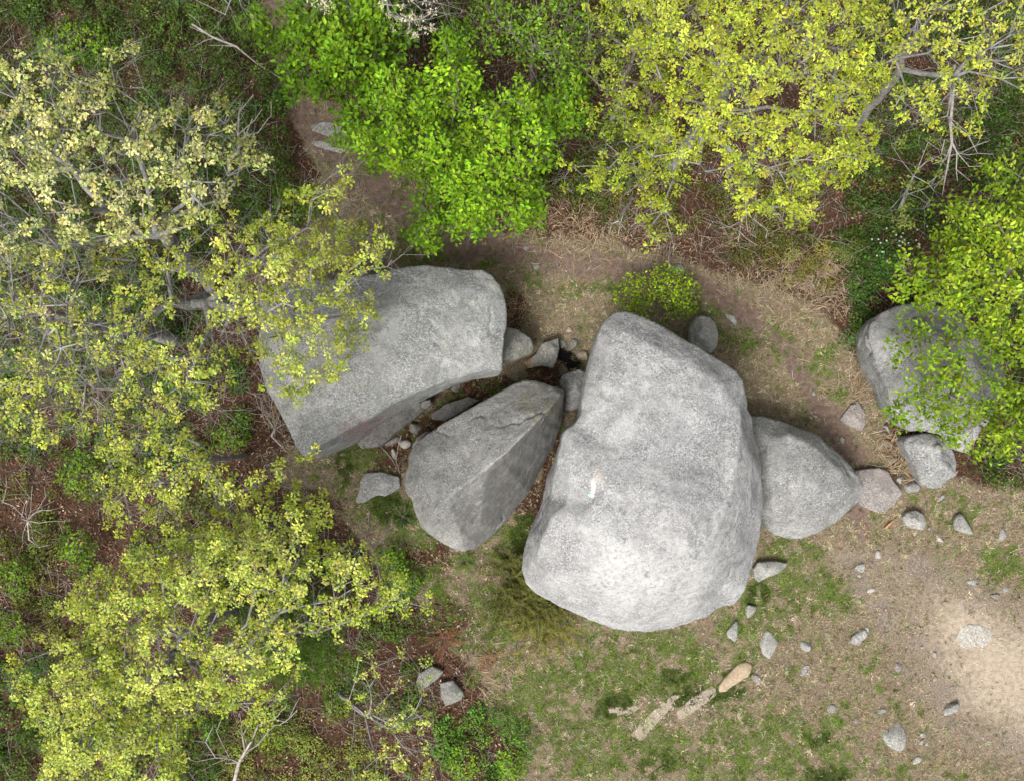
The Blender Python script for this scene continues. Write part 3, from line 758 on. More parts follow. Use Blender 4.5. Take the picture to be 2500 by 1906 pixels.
STONES = [
 ('stone', 1791, 1541, 13, 22, .10, -15, R_STONE, 'upright oval grey stone just below the base of the largest boulder'),
 ('stone', 1832, 1491, 14, 13, .09, 20, R_STONE, 'small grey stone right of the lower right corner of the largest boulder'),
 ('flat_stone', 1872, 1582, 23, 36, .07, 5, R_STONE, 'large flat pale stone right above the tan rotten log'),
 ('stone', 1974, 1581, 18, 14, .10, -10, R_STONE, 'grey stone with dark rim in a muddy patch below the pointed rock'),
 ('stone', 2094, 1556, 20, 13, .10, 33, R_STONE, 'smooth tilted oval stone between two grass patches, left of bare sand'),
 ('stone', 2116, 1535, 6, 6, .04, 0, R_STONE, 'pebble touching the upper right end of the tilted oval stone'),
 ('flat_stone', 1967, 1636, 15, 10, .03, 40, R_STONE, 'pale stone nearly flush with the ground below the muddy patch'),
 ('stone', 2192, 1629, 12, 10, .06, 25, R_PINK, 'small rounded pinkish stone left of the sandy patch'),
 ('block_stone', 2326, 1730, 18, 14, .15, 20, R_STONE, 'blocky light stone standing below the sandy patch'),
 ('rough_stone', 2186, 1806, 25, 36, .14, 12, R_STONE, 'large rough stone in dry turf near the bottom right'),
 ('stone', 2255, 1794, 7, 6, .04, 0, R_STONE, 'topmost of three pebbles right of the rough stone'),
 ('stone', 2250, 1814, 9, 6, .04, 30, R_STONE, 'left of three pebbles right of the rough stone'),
 ('stone', 2264, 1817, 5, 5, .03, 0, R_STONE, 'smallest of three pebbles right of the rough stone'),
 ('flat_stone', 2243, 1856, 11, 9, .04, 10, R_STONE, 'flat stone below the three pebbles near the bottom edge'),
 ('stone', 2283, 1598, 7, 7, .05, 0, R_PINK, 'upper of two small stones on the left margin of the sand'),
 ('stone', 2283, 1656, 7, 6, .05, 0, R_TAN, 'lower of two small stones on the left margin of the sand'),
 ('stone', 2030, 1730, 10, 9, .04, 0, R_STONE, 'half buried stone at the left of the lower trodden turf'),
 ('stone', 2154, 1734, 9, 7, .04, 0, R_STONE, 'half buried stone straight above the rough stone'),
 ('stone', 2092, 1759, 7, 6, .03, 0, R_PINK, 'small pinkish stone between two half buried stones, a little lower'),
 ('flat_stone', 1849, 1658, 12, 9, .04, -50, R_PINK, 'flat pinkish stone in grass at the right of the rotten log'),
 ('stone', 2127, 1440, 9, 5, .04, 5, R_WHITE, 'small white stone at the upper end of the sandy track'),
 ('stone', 2341, 1863, 6, 8, .04, 0, R_TAN, 'small tan stone near the bottom right corner'),
 ('stone', 2430, 1454, 10, 7, .05, 0, R_PINK, 'pinkish stone above the bleached ledge near the right edge'),
 ('stone', 2457, 1438, 6, 6, .04, 0, R_STONE, 'grey pebble up and right of the pinkish stone by the right edge'),
 ('flat_stone', 2375, 1420, 13, 8, .03, 0, R_STONE, 'flat stone flush with dry grass above the sand'),
 ('pointed_stone', 2160, 1038, 13, 22, .16, 12, R_STONE, 'upright pointed stone beside the left foot of the right boulder'),
 ('stone', 2055, 1073, 6, 9, .06, 0, R_STONE, 'small pale stone in mud on the trail above the egg shaped boulder'),
 ('flat_stone', 2175, 1125, 15, 6, .04, 20, R_STONE, 'thin flat stone left of the nested dark topped boulder'),
 ('flat_stone', 2163, 1084, 9, 4, .04, -25, R_STONE, 'narrow stone chip just below the upright pointed stone'),
 ('block_stone', 2229, 1189, 16, 17, .15, 30, R_STONE, 'light block of stone at the lower left foot of the nested boulder'),
 ('stone', 2198, 1171, 8, 8, .06, 0, R_STONE, 'stone between the pinkish flat rock and the light block'),
 ('round_stone', 2343, 1276, 24, 23, .17, 0, R_STONE, 'round pale stone alone in the dry grass on the right'),
 ('stone', 2447, 1304, 8, 16, .07, -15, R_STONE, 'narrow upright stone near the right edge beyond the round stone'),
 ('stone', 2293, 1315, 10, 6, .05, -35, R_WHITE, 'small whitish stone below and left of the round stone'),
 ('flat_stone', 2298, 1215, 11, 5, .04, 35, R_STONE, 'thin flat stone above and left of the round stone'),
 ('stone', 2268, 1290, 4, 5, .04, 0, R_STONE, 'pebble at the right foot of the faceted rock'),
 ('block_stone', 2144, 1353, 11, 9, .07, 15, R_WHITE, 'small white square stone in the open dry turf'),
 ('flat_stone', 2101, 1387, 11, 11, .03, 0, R_STONE, 'flat grey stone below the white square stone'),
 ('flat_stone', 2098, 1405, 7, 5, .03, 0, R_STONE, 'small flat stone under the flat grey stone in dry turf'),
 ('stone', 1987, 960, 5, 6, .04, 0, R_STONE, 'pebble in the middle of the trail right of the largest boulder'),
 ('stone', 1784, 776, 17, 11, .06, -25, R_STONE, 'half buried stone in the trail right of the green shrub'),
 ('stone', 1660, 658, 14, 14, .12, 10, R_STONE, 'lone pale stone on the far side of the trail above the green shrub'),
 ('stone', 1402, 842, 16, 12, .12, 0, R_RUST, 'brownish stone on the upper rim of the black fire pit'),
 ('stone', 1420, 866, 15, 11, .12, -20, R_TAN, 'tan stone on the right rim of the black fire pit'),
 ('stone', 1391, 808, 8, 8, .05, 0, R_TAN, 'small tan stone in grass above the fire pit'),
 ('stone', 1375, 840, 7, 9, .06, 0, R_RUST, 'small stone between the angular flat rock and the fire pit'),
 ('white_stone', 988, 1083, 13, 11, .12, 0, R_WHITE, 'clean white stone in red litter beside the wedge boulder'),
 ('white_stone', 962, 1107, 7, 12, .08, 20, R_WHITE, 'narrow white stone below the clean white stone'),
 ('stone', 957, 1076, 18, 9, .10, 35, R_PINK, 'pinkish stone at the lower end of the narrow dark slab'),
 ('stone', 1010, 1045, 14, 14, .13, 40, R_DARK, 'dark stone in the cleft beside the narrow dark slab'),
 ('stone', 1112, 945, 14, 9, .09, 50, R_DARK, 'dark stone under the middle of the long slab'),
 ('stone', 1262, 921, 5, 4, .05, 0, R_STONE, 'pebble in red litter above the tip of the wedge boulder'),
 ('stone', 1284, 606, 10, 8, .07, 0, R_STONE, 'grey stone at the upper edge of the trail below the green trees'),
 ('stone', 1308, 651, 9, 8, .04, 0, R_PINK, 'pinkish half buried stone in the trail above the gap of the boulders'),
]
for i, s in enumerate(STONES):
    stone(s[0], *s[1:8], s[8], seed=i * 3 + 1, sharp=14 if 'block' in s[0] or 'pointed' in s[0] else 8, sink=0.5 if 'flat' in s[0] else 0.47)
# ------------------------------------------------------------------ leaves, blades and branches
T_ELL = (np.array([[0, 0, 0], [.30, .25, .07], [.66, .24, .07], [1, 0, -.05], [.66, -.24, .07], [.30, -.25, .07], [.5, 0, 0]]),
         np.array([[0, 6, 1], [1, 6, 2], [2, 6, 3], [3, 6, 4], [4, 6, 5], [5, 6, 0]]))
T_OAK = (np.array([[0, 0, 0], [.32, .30, .06], [.48, .13, .02], [.72, .32, .05], [1, 0, -.06], [.72, -.32, .05], [.48, -.13, .02], [.32, -.30, .06]]),
         np.array([[0, 2, 1], [2, 4, 3], [4, 6, 5], [6, 0, 7], [0, 6, 2], [2, 6, 4]]))
T_SMALL = (np.array([[0, 0, 0], [.5, .32, .06], [1, 0, 0], [.5, -.32, .06]]), np.array([[0, 2, 1], [0, 3, 2]]))
T_BLADE = (np.array([[0, .5, 0], [0, -.5, 0], [.55, .4, .12], [.55, -.4, .12], [1, 0, -.02]]), np.array([[0, 1, 3], [0, 3, 2], [2, 3, 4]]))
T_NEEDLE = (np.array([[0, .5, 0], [0, -.5, 0], [1, 0, 0]]), np.array([[0, 1, 2]]))

def unit(v):
    return v / np.maximum(np.linalg.norm(v, axis=-1, keepdims=True), 1e-9)

def scatter_mesh(name, tpl, pos, d, up, length, width, cols):
    tv, tf = tpl
    d = unit(d)
    side = unit(np.cross(up, d))
    nn = np.cross(d, side)
    n, k = len(pos), len(tv)
    L = np.asarray(length, float) * np.ones(n); Wd = np.asarray(width, float) * np.ones(n)
    V = (pos[:, None, :] + d[:, None, :] * (tv[None, :, 0:1] * L[:, None, None]) + side[:, None, :] * (tv[None, :, 1:2] * Wd[:, None, None])
         + nn[:, None, :] * (tv[None, :, 2:3] * L[:, None, None]))
    F = (np.arange(n)[:, None, None] * k + tf[None]).reshape(-1, 3)
    C = np.repeat(np.clip(cols, 0, 1), k, axis=0)
    return np_mesh(name, V.reshape(-1, 3), F, C)

def rand_dirs(n, r, zlo=-1, zhi=1):
    z = r.uniform(zlo, zhi, n)
    a = r.uniform(0, 2 * math.pi, n)
    s = np.sqrt(np.clip(1 - z * z, 0, 1))
    return np.stack([s * np.cos(a), s * np.sin(a), z], -1)

def tubes_mesh(name, segs, sides=6):
    """segs: (p0, p1, r0, r1) arrays"""
    p0, p1, r0, r1 = segs
    d = unit(p1 - p0)
    ref = np.where(np.abs(d[:, 2:3]) > 0.9, np.array([[1., 0, 0]]), np.array([[0, 0, 1.]]))
    u = unit(np.cross(d, ref)); v = np.cross(d, u)
    a = np.arange(sides) * 2 * math.pi / sides
    ring = u[:, None, :] * np.cos(a)[None, :, None] + v[:, None, :] * np.sin(a)[None, :, None]
    A = p0[:, None, :] - d[:, None, :] * (r0 * 0.4)[:, None, None] + ring * r0[:, None, None]
    B = p1[:, None, :] + d[:, None, :] * (r1 * 0.4)[:, None, None] + ring * r1[:, None, None]
    V = np.concatenate([A, B], 1).reshape(-1, 3)
    i = np.arange(sides); j = (i + 1) % sides
    f = np.stack([i, j, j + sides, i + sides], -1)
    F = (np.arange(len(p0))[:, None, None] * 2 * sides + f[None]).reshape(-1, 4)
    return np_mesh(name, V, F, None, True)

def sample_poly(poly, spacing, r, tries=None):
    """well spread random points inside a polygon"""
    P = np.array(poly, float)
    x0, y0, x1, y1 = P[:, 0].min(), P[:, 1].min(), P[:, 0].max(), P[:, 1].max()
    n = int((x1 - x0) * (y1 - y0) / spacing ** 2 * 6)
    xs, ys = r.uniform(x0, x1, n), r.uniform(y0, y1, n)
    k = in_poly(xs, ys, poly)
    xs, ys = xs[k], ys[k]
    grid, keep = {}, []
    for i in range(len(xs)):
        c = (int(xs[i] // spacing), int(ys[i] // spacing))
        ok = True
        for a in (-1, 0, 1):
            for b in (-1, 0, 1):
                for q in grid.get((c[0] + a, c[1] + b), ()):
                    if (xs[q] - xs[i]) ** 2 + (ys[q] - ys[i]) ** 2 < spacing ** 2:
                        ok = False
        if ok:
            grid.setdefault(c, []).append(i); keep.append(i)
    return xs[keep], ys[keep]

def grow(base, top, targets, r, step=0.38, wander=0.09, bf=0.35, tip=0.006, trunk_r=None, expo=2.3):
    """a branching skeleton: a trunk polyline, then each target joins the cheapest node of what is already there"""
    nodes, par, plen = [np.array(base)], [-1], [0.0]
    base, top = np.array(base, float), np.array(top, float)
    nt = max(4, int(np.linalg.norm(top - base) / 0.5))
    for i in range(1, nt + 1):
        t = i / nt
        p = base + (top - base) * t + r.normal(0, 0.05, 3) * (t < 1) + np.array([0, 0, 0.12 * math.sin(math.pi * t)])
        plen.append(plen[-1] + np.linalg.norm(p - nodes[-1])); par.append(len(nodes) - 1); nodes.append(p)
    ntrunk = len(nodes)
    cap = 60000
    N = np.zeros((cap, 3)); N[:ntrunk] = nodes
    PL = np.zeros(cap); PL[:ntrunk] = plen
    PA = np.full(cap, -1); PA[:ntrunk] = par
    cnt = ntrunk
    axis_d = np.linalg.norm(targets[:, None, :] - N[None, :ntrunk], axis=2).min(1)
    leaf_nodes = np.zeros(len(targets), int)
    allow0 = 2 if ntrunk > 4 else 0
    for ti in np.argsort(axis_d + r.uniform(0, 0.6, len(targets))):
        t = targets[ti]
        dv = t - N[allow0:cnt]
        d = np.linalg.norm(dv, axis=1)
        cost = d + bf * PL[allow0:cnt] + 0.8 * np.clip(-dv[:, 2], 0, None)
        j = int(np.argmin(cost)) + allow0
        a = N[j]
        dist = np.linalg.norm(t - a)
        m = max(1, int(dist / step))
        prev = j
        off = r.normal(0, wander, 3)
        for s in range(1, m + 1):
            f = s / m
            p = a + (t - a) * f + off * math.sin(math.pi * f) * min(1, dist) + (r.normal(0, wander * 0.4, 3) if s < m else 0)
            N[cnt] = p; PA[cnt] = prev; PL[cnt] = PL[prev] + np.linalg.norm(p - N[prev])
            prev = cnt; cnt += 1
        leaf_nodes[ti] = prev
    N, PA = N[:cnt], PA[:cnt]
    acc = np.zeros(cnt)
    has = np.zeros(cnt, bool)
    has[PA[PA >= 0]] = True
    acc[~has] = tip ** expo
    for i in range(cnt - 1, 0, -1):
        acc[PA[i]] += acc[i] + (tip * 0.35) ** expo
    R = acc ** (1 / expo)
    if trunk_r:
        R = R * (trunk_r / R[0]) ** np.clip((R / R[0]) ** 0.6, 0, 1)
    # first-order limb of every node
    limb = np.full(cnt, -1)
    for i in range(ntrunk, cnt):
        limb[i] = limb[PA[i]] if limb[PA[i]] >= 0 else i
    return N, PA, R, limb, ntrunk, leaf_nodes

M_OAK = leaf_material('young_oak_leaf', 0.7, 0.28, 0.06)
M_CHERRY = leaf_material('broadleaf_leaf', 0.5, 0.25, 0.16)
M_UNDER = leaf_material('understorey_leaf', 0.6, 0.22, 0.1)
M_GRASS = leaf_material('grass_blade', 0.7, 0.15, 0.1)
M_LITTER = leaf_material('dead_leaf', 0.8, 0.05, 0.1)
M_NEEDLE = leaf_material('conifer_needle', 0.7, 0.15, 0.08)
B_GREY = bark_material('grey_lichened_bark', (0.33, 0.32, 0.305), (0.16, 0.15, 0.14))
B_BROWN = bark_material('brown_bark', (0.26, 0.23, 0.20), (0.12, 0.10, 0.085))
B_DEAD = bark_material('weathered_dead_wood', (0.44, 0.40, 0.37), (0.24, 0.205, 0.18))

def jitter_cols(base, n, r, hue=0.10, val=0.22):
    base = np.array(base)
    v = np.exp(r.normal(0, val, (n, 1)))
    h = 1 + r.normal(0, hue, (n, 3)) * np.array([1.0, 0.35, 1.0])
    return base[None] * v * h

def rosette_leaves(kind, centers, outward, r, n_lo, n_hi, length, width, spread, colA, colB, mixw=None):
    """leaf sprays on twig tips; returns arrays for scatter_mesh"""
    cnt = r.integers(n_lo, n_hi + 1, len(centers))
    idx = np.repeat(np.arange(len(centers)), cnt)
    n = len(idx)
    if kind == 'oak':            # drooping tassels packed into a rounded puff
        d = rand_dirs(n, r, -0.1, 1.0)
        sp = spread * r.uniform(0.55, 1.15, len(centers))[idx]
        pos = centers[idx] + d * (sp * r.uniform(0.25, 1.0, n))[:, None] * np.array([1, 1, 0.75])
        ld = unit(d * np.array([1, 1, 0.25]) + r.normal(0, 0.45, (n, 3)) + np.array([0, 0, -0.25]))
        up = unit(d * 0.9 + np.array([0, 0, 0.8]) + r.normal(0, 0.28, (n, 3)))
    else:                        # whorls of spread leaves, faces to the sky
        d = rand_dirs(n, r, -0.1, 0.55)
        pos = centers[idx] + r.normal(0, 1, (n, 3)) * spread * np.array([1, 1, 0.5])
        ld = unit(d + outward[idx] * 0.25)
        up = unit(np.array([0, 0, 1.0]) + r.normal(0, 0.38, (n, 3)))
    L = length * r.uniform(0.65, 1.2, n)
    Wd = width / length * L * r.uniform(0.8, 1.15, n)
    w = (mixw if mixw is not None else r.uniform(0, 1, len(centers)))[idx][:, None]
    tone = np.exp(r.normal(0, .14, (len(centers), 1))) * (1 + r.normal(0, .07, (len(centers), 3)) * np.array([.6, .4, 1.0]))
    cols = (np.array(colA)[None] * (1 - w) + np.array(colB)[None] * w) * tone[idx] * jitter_cols((1, 1, 1), n, r, 0.09, 0.24)
    return pos, ld, up, L, Wd, cols

def make_tree(name, label, cat, base, top, polys, kind, seed, leafcols, n_leaf=(14, 22), leaf=(0.11, 0.10), spread=0.13, bark=None, bare=0.12, trunk_r=0.12,
              tip=0.0038, group=None, bf=0.35, twig=0.25, gap=0.0, wander=0.09, crowd=None):
    """polys: list of (polygon in pixels as seen, spacing px, z low, z high, density 0..1). The crown is a volume of leaf
    sprays between those heights; base/top are (px, py, z)."""
    r = np.random.default_rng(seed)
    if crowd is None:
        crowd = 0.60 if kind == 'oak' else 0.66
    if kind == 'oak':
        n_leaf = (int(n_leaf[0] * 1.75), int(n_leaf[1] * 1.75)); leaf = (leaf[0] * 0.58, leaf[1] * 0.62); spread *= 0.9; gap += 0.03
    else:
        n_leaf = (n_leaf[0] + 1, n_leaf[1] + 2); leaf = (leaf[0] * 0.9, leaf[1] * 0.9)
    T, leafy = [], []
    for poly, spacing, z0, z1, dens in polys:
        xs, ys = sample_poly(poly, spacing * crowd, r)
        ed, _ = seg_dist(xs, ys, poly, True)
        dome = np.clip(ed / (0.30 * np.sqrt(np.ptp([p[0] for p in poly]) * np.ptp([p[1] for p in poly]))), 0, 1) ** 0.6
        lump = fbm2(xs, ys, 95, seed, 2)
        z = z0 + (z1 - z0) * np.clip(0.55 * dome + 0.75 * (lump - 0.25) + r.normal(0, 0.16, len(xs)), 0, 1.05)
        hole = fbm2(xs, ys, 60, seed + 77, 3)
        keep = (hole > np.quantile(hole, gap)) if gap > 0 else np.ones(len(xs), bool)
        keep |= r.random(len(xs)) < 0.12
        xs, ys, z = xs[keep], ys[keep], z[keep]
        T.append(Wa(xs, ys, z))
        leafy.append(r.random(len(xs)) < dens * (1 - bare))
    T = np.concatenate(T); leafy = np.concatenate(leafy)
    B = np.array(W(*base)); B[2] -= 0.1
    TP = np.array(W(*top))
    N, PA, R, limb, nt, ln = grow(B, TP, T, r, bf=bf, tip=tip, trunk_r=trunk_r, wander=wander)
    root = empty(name, tuple(B))
    tag(root, label, cat, group)
    off = B
    def seg(ids):
        return (N[PA[ids]] - off, N[ids] - off, R[PA[ids]] if len(ids) else R[ids], R[ids])
    tr = np.arange(1, nt)
    mesh_obj('trunk', tubes_mesh('trunk', seg(tr), 9), bark, root)
    lim = np.unique(limb[limb >= 0])
    big = [l for l in lim if (limb == l).sum() >= 40]
    rest = np.isin(limb, [l for l in lim if l not in big]) & (limb >= 0)
    for l in big:
        ids = np.where(limb == l)[0]
        s = seg(ids)
        s = (s[0], s[1], np.where(PA[ids] < nt, s[3] * 1.1, s[2]), s[3])
        mesh_obj('limb', tubes_mesh('limb', s, 6), bark, root)
    ids = np.where(rest)[0]
    if len(ids):
        s = seg(ids)
        s = (s[0], s[1], np.where(PA[ids] < nt, s[3] * 1.1, s[2]), s[3])
        tag(mesh_obj('thin_branches', tubes_mesh('thin_branches', s, 5), bark, root), kind='stuff')
    # fine bare twigs around every tip
    if twig > 0:
        m = np.repeat(np.arange(len(T)), 3 if kind == 'oak' else 2)
        d = unit(rand_dirs(len(m), r, -0.4, 0.6) + 1.1 * unit(T[m] - N[np.maximum(PA[ln[m]], 0)] + 1e-6))
        L = twig * r.uniform(0.5, 1.3, len(m)) * np.where(leafy[m], 0.6, 1.5)
        p1 = T[m] + d * L[:, None]
        p2 = p1 + unit(d + rand_dirs(len(m), r) * 0.7) * (L * 0.6)[:, None]
        s = (np.concatenate([T[m], p1]) - off, np.concatenate([p1, p2]) - off, np.concatenate([np.full(len(m), tip * .8), np.full(len(m), tip * .6)]), np.concatenate([np.full(len(m), tip * .6), np.full(len(m), tip * .3)]))
        tag(mesh_obj('twigs', tubes_mesh('twigs', s, 3), bark, root), kind='stuff')
    C = T[leafy]
    outw = unit(C - N[np.maximum(PA[ln[leafy]], 0)] + 1e-6)
    # a spray at the tip and satellites around it
    sat = np.repeat(np.arange(len(C)), 2)
    sd_ = rand_dirs(len(sat), r, -0.3, 0.5)
    keep = r.random(len(sat)) < (0.4 if kind == 'oak' else 0.75)
    C2 = (C[sat] + sd_ * spread * 1.5 * r.uniform(0.6, 1.5, len(sat))[:, None])[keep]
    Call = np.concatenate([C, C2]); O = np.concatenate([outw, outw[sat][keep]])
    hz = Call[:, 2]
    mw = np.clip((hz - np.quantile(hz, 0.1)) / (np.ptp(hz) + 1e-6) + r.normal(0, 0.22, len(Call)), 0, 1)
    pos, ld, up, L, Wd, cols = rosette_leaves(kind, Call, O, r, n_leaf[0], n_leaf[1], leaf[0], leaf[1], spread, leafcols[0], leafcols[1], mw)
    tpl, mt = (T_OAK, M_OAK) if kind == 'oak' else (T_ELL, M_CHERRY)
    tag(mesh_obj('crown', scatter_mesh('crown', tpl, pos - off, ld, up, L, Wd, cols), mt, root), kind='stuff')
    return root

YEL = ((0.30, 0.355, 0.04), (0.55, 0.59, 0.13))        # young oak, yellow-green
PALE = ((0.36, 0.40, 0.10), (0.68, 0.67, 0.29))        # paler, just opening
BRI = ((0.31, 0.375, 0.03), (0.52, 0.57, 0.08))        # bright oak, upper right
CHE = ((0.065, 0.135, 0.008), (0.19, 0.345, 0.016))       # broadleaf
CHE2 = ((0.10, 0.21, 0.008), (0.265, 0.445, 0.020))       # lime broadleaf
DUL = ((0.09, 0.18, 0.014), (0.22, 0.37, 0.03))
CREAM = ((0.52, 0.47, 0.30), (0.72, 0.68, 0.50))

OAKS = 'oaks in young leaf'
make_tree('oak_tree', 'large oak with pale opening leaves and grey limbs, upper left corner', 'tree', (545, 735, 0), (400, 560, 4.2),
    [([(-60, 150), (40, 130), (130, 115), (150, 130), (200, 190), (320, 105), (335, 170), (270, 230), (330, 260), (420, 240), (520, 260), (530, 225), (610, 290), (625, 330), (640, 420), (585, 440), (540, 500), (470, 560), (330, 590), (180, 600), (-60, 620)], 31, 4.3, 7.2, 0.85)],
    'oak', 101, PALE, (10, 16), (0.105, 0.10), 0.11, B_GREY, 0.22, 0.15, group=OAKS, gap=0.24, twig=0.36)
make_tree('oak_tree', 'wide oak reaching from the left edge over the long slab boulder', 'tree', (655, 760, 0), (420, 740, 3.6),
    [([(-60, 620), (180, 600), (330, 590), (470, 560), (600, 520), (770, 450), (835, 405), (850, 440), (830, 500), (880, 560), (960, 590), (990, 620), (950, 650), (880, 690), (915, 720), (905, 780), (860, 800), (905, 830), (840, 870), (820, 930), (750, 980), (700, 1000), (660, 940), (600, 880), (540, 930), (540, 1000), (440, 1030), (350, 1100), (260, 1110), (200, 1050), (100, 1080), (-60, 1050)], 30, 3.6, 6.6, 0.8),
     ([(600, 640), (700, 560), (860, 560), (960, 600), (900, 680), (920, 760), (890, 840), (830, 900), (760, 960), (690, 980), (620, 880), (560, 760)], 36, 3.3, 4.6, 0.95)],
    'oak', 102, YEL, (10, 16), (0.10, 0.095), 0.105, B_GREY, 0.18, 0.14, group=OAKS, gap=0.22, twig=0.36)
make_tree('oak_tree', 'sparse grey limbed oak with few leaves at the middle of the left edge', 'tree', (430, 830, 0), (180, 790, 4.0),
    [([(-80, 560), (200, 600), (300, 700), (330, 850), (300, 960), (190, 1010), (90, 1000), (-80, 980)], 40, 4.0, 6.4, 0.34)],
    'oak', 113, PALE, (8, 13), (0.10, 0.095), 0.11, B_GREY, 0.3, 0.15, group=OAKS, gap=0.2, twig=0.5)
make_tree('oak_tree', 'narrow oak between the wide left oak and the big lower left oak', 'tree', (600, 1110, 0), (490, 1130, 3.3),
    [([(230, 1080), (330, 1060), (440, 1050), (520, 1100), (590, 1150), (690, 1120), (770, 1110), (790, 1150), (770, 1200), (700, 1230), (600, 1260), (520, 1300), (420, 1330), (300, 1290), (240, 1230)], 28, 3.6, 5.6, 0.85)],
    'oak', 103, YEL, (10, 17), (0.095, 0.092), 0.105, B_GREY, 0.15, 0.06, group=OAKS, gap=0.30)
make_tree('oak_tree', 'big rounded oak with dense yellow green puffs, lower left', 'tree', (640, 1420, 0), (430, 1600, 4.2),
    [([(300, 1330), (420, 1330), (520, 1300), (600, 1280), (700, 1240), (790, 1210), (820, 1290), (800, 1340), (900, 1320), (930, 1380), (1030, 1450), (1060, 1490), (970, 1480), (880, 1500), (830, 1560), (760, 1560), (740, 1640), (690, 1690), (660, 1770), (560, 1740), (440, 1760), (450, 1850), (430, 1960), (90, 1960), (110, 1800), (20, 1680), (30, 1620), (110, 1560), (190, 1540), (110, 1500), (200, 1430)], 27, 4.0, 7.0, 0.92)],
    'oak', 104, ((0.325, 0.395, 0.05), (0.57, 0.62, 0.15)), (14, 22), (0.088, 0.098), 0.12, B_GREY, 0.08, 0.16, group=OAKS, gap=0.14)
make_tree('oak_tree', 'slender oak spray hanging over litter beside two flat rocks, bottom', 'tree', (820, 1690, 0), (900, 1740, 2.6),
    [([(800, 1640), (870, 1570), (1000, 1600), (1050, 1620), (1070, 1720), (1040, 1790), (1060, 1860), (980, 1960), (860, 1940), (830, 1870), (900, 1800), (850, 1720)], 34, 2.2, 3.8, 0.75)],
    'oak', 105, ((0.30, 0.37, 0.05), (0.52, 0.57, 0.13)), (8, 13), (0.085, 0.09), 0.085, B_GREY, 0.2, 0.05, group=OAKS, gap=0.42)
make_tree('oak_tree', 'broad bright yellow green oak at the top right of centre', 'tree', (1640, 410, 0), (1780, 190, 4.0),
    [([(1500, -80), (2150, -80), (2130, 60), (2160, 180), (2130, 250), (2145, 330), (2120, 400), (2050, 430), (2010, 480), (1980, 540), (1930, 555), (1880, 520), (1800, 530), (1790, 470), (1740, 430), (1660, 380), (1560, 330), (1640, 260), (1560, 150)], 28, 3.6, 6.4, 0.9),
     ([(1360, 430), (1400, 400), (1450, 420), (1480, 350), (1560, 300), (1640, 330), (1680, 400), (1660, 440), (1650, 500), (1680, 540), (1650, 600), (1610, 610), (1570, 540), (1500, 480), (1440, 460), (1370, 465)], 31, 3.0, 4.4, 0.85)],
    'oak', 106, BRI, (13, 20), (0.105, 0.088), 0.125, B_GREY, 0.10, 0.14, group=OAKS, gap=0.14)
make_tree('oak_tree', 'duller olive oak standing lower, left behind the broad bright oak', 'tree', (1490, 300, 0), (1540, 160, 2.6),
    [([(1410, -80), (1600, -80), (1650, 150), (1640, 300), (1560, 330), (1470, 320), (1440, 300), (1420, 200), (1440, 100)], 29, 2.0, 3.6, 0.85)],
    'oak', 107, ((0.20, 0.27, 0.025), (0.38, 0.45, 0.05)), (11, 16), (0.10, 0.09), 0.125, B_BROWN, 0.1, 0.07, group=OAKS, gap=0.12)
make_tree('oak_tree', 'open oak with long bare grey limbs in the top right corner', 'tree', (2080, 330, 0), (2230, 110, 4.6),
    [([(2130, 60), (2200, -60), (2560, -80), (2560, 240), (2460, 230), (2400, 200), (2420, 250), (2360, 330), (2290, 290), (2220, 330), (2180, 250), (2140, 160)], 36, 4.4, 7.0, 0.8)],
    'oak', 108, ((0.33, 0.39, 0.04), (0.54, 0.57, 0.10)), (9, 15), (0.11, 0.09), 0.12, B_GREY, 0.2, 0.09, group=OAKS, gap=0.2, twig=0.4)
make_tree('oak_sapling', 'dim olive oak sapling in shade between top right oaks and trail', 'tree', (2190, 520, 0), (2230, 430, 1.6),
    [([(2170, 350), (2280, 330), (2330, 380), (2300, 440), (2270, 520), (2190, 560), (2170, 500), (2230, 440)], 30, 1.3, 2.5, 0.8)],
    'oak', 109, ((0.16, 0.20, 0.03), (0.26, 0.29, 0.06)), (6, 10), (0.10, 0.08), 0.10, B_GREY, 0.2, 0.04, group=OAKS, gap=0.35)
make_tree('oak_tree', 'leafing oak limb with cream catkins entering from the top edge', 'tree', (830, -150, 0), (760, -170, 4.0),
    [([(690, -120), (830, -120), (840, 10), (800, 30), (760, 15), (720, 22), (690, 10)], 28, 4.6, 6.0, 0.9),
     ([(930, -100), (1100, -100), (1110, 20), (1060, 70), (1000, 95), (970, 50), (930, 30)], 30, 4.2, 5.8, 0.75),
     ([(430, -120), (600, -120), (590, 20), (540, 45), (480, 30)], 42, 4.6, 6.0, 0.45)],
    'oak', 110, CREAM, (8, 13), (0.07, 0.06), 0.085, B_GREY, 0.2, 0.11, group=OAKS, gap=0.2)

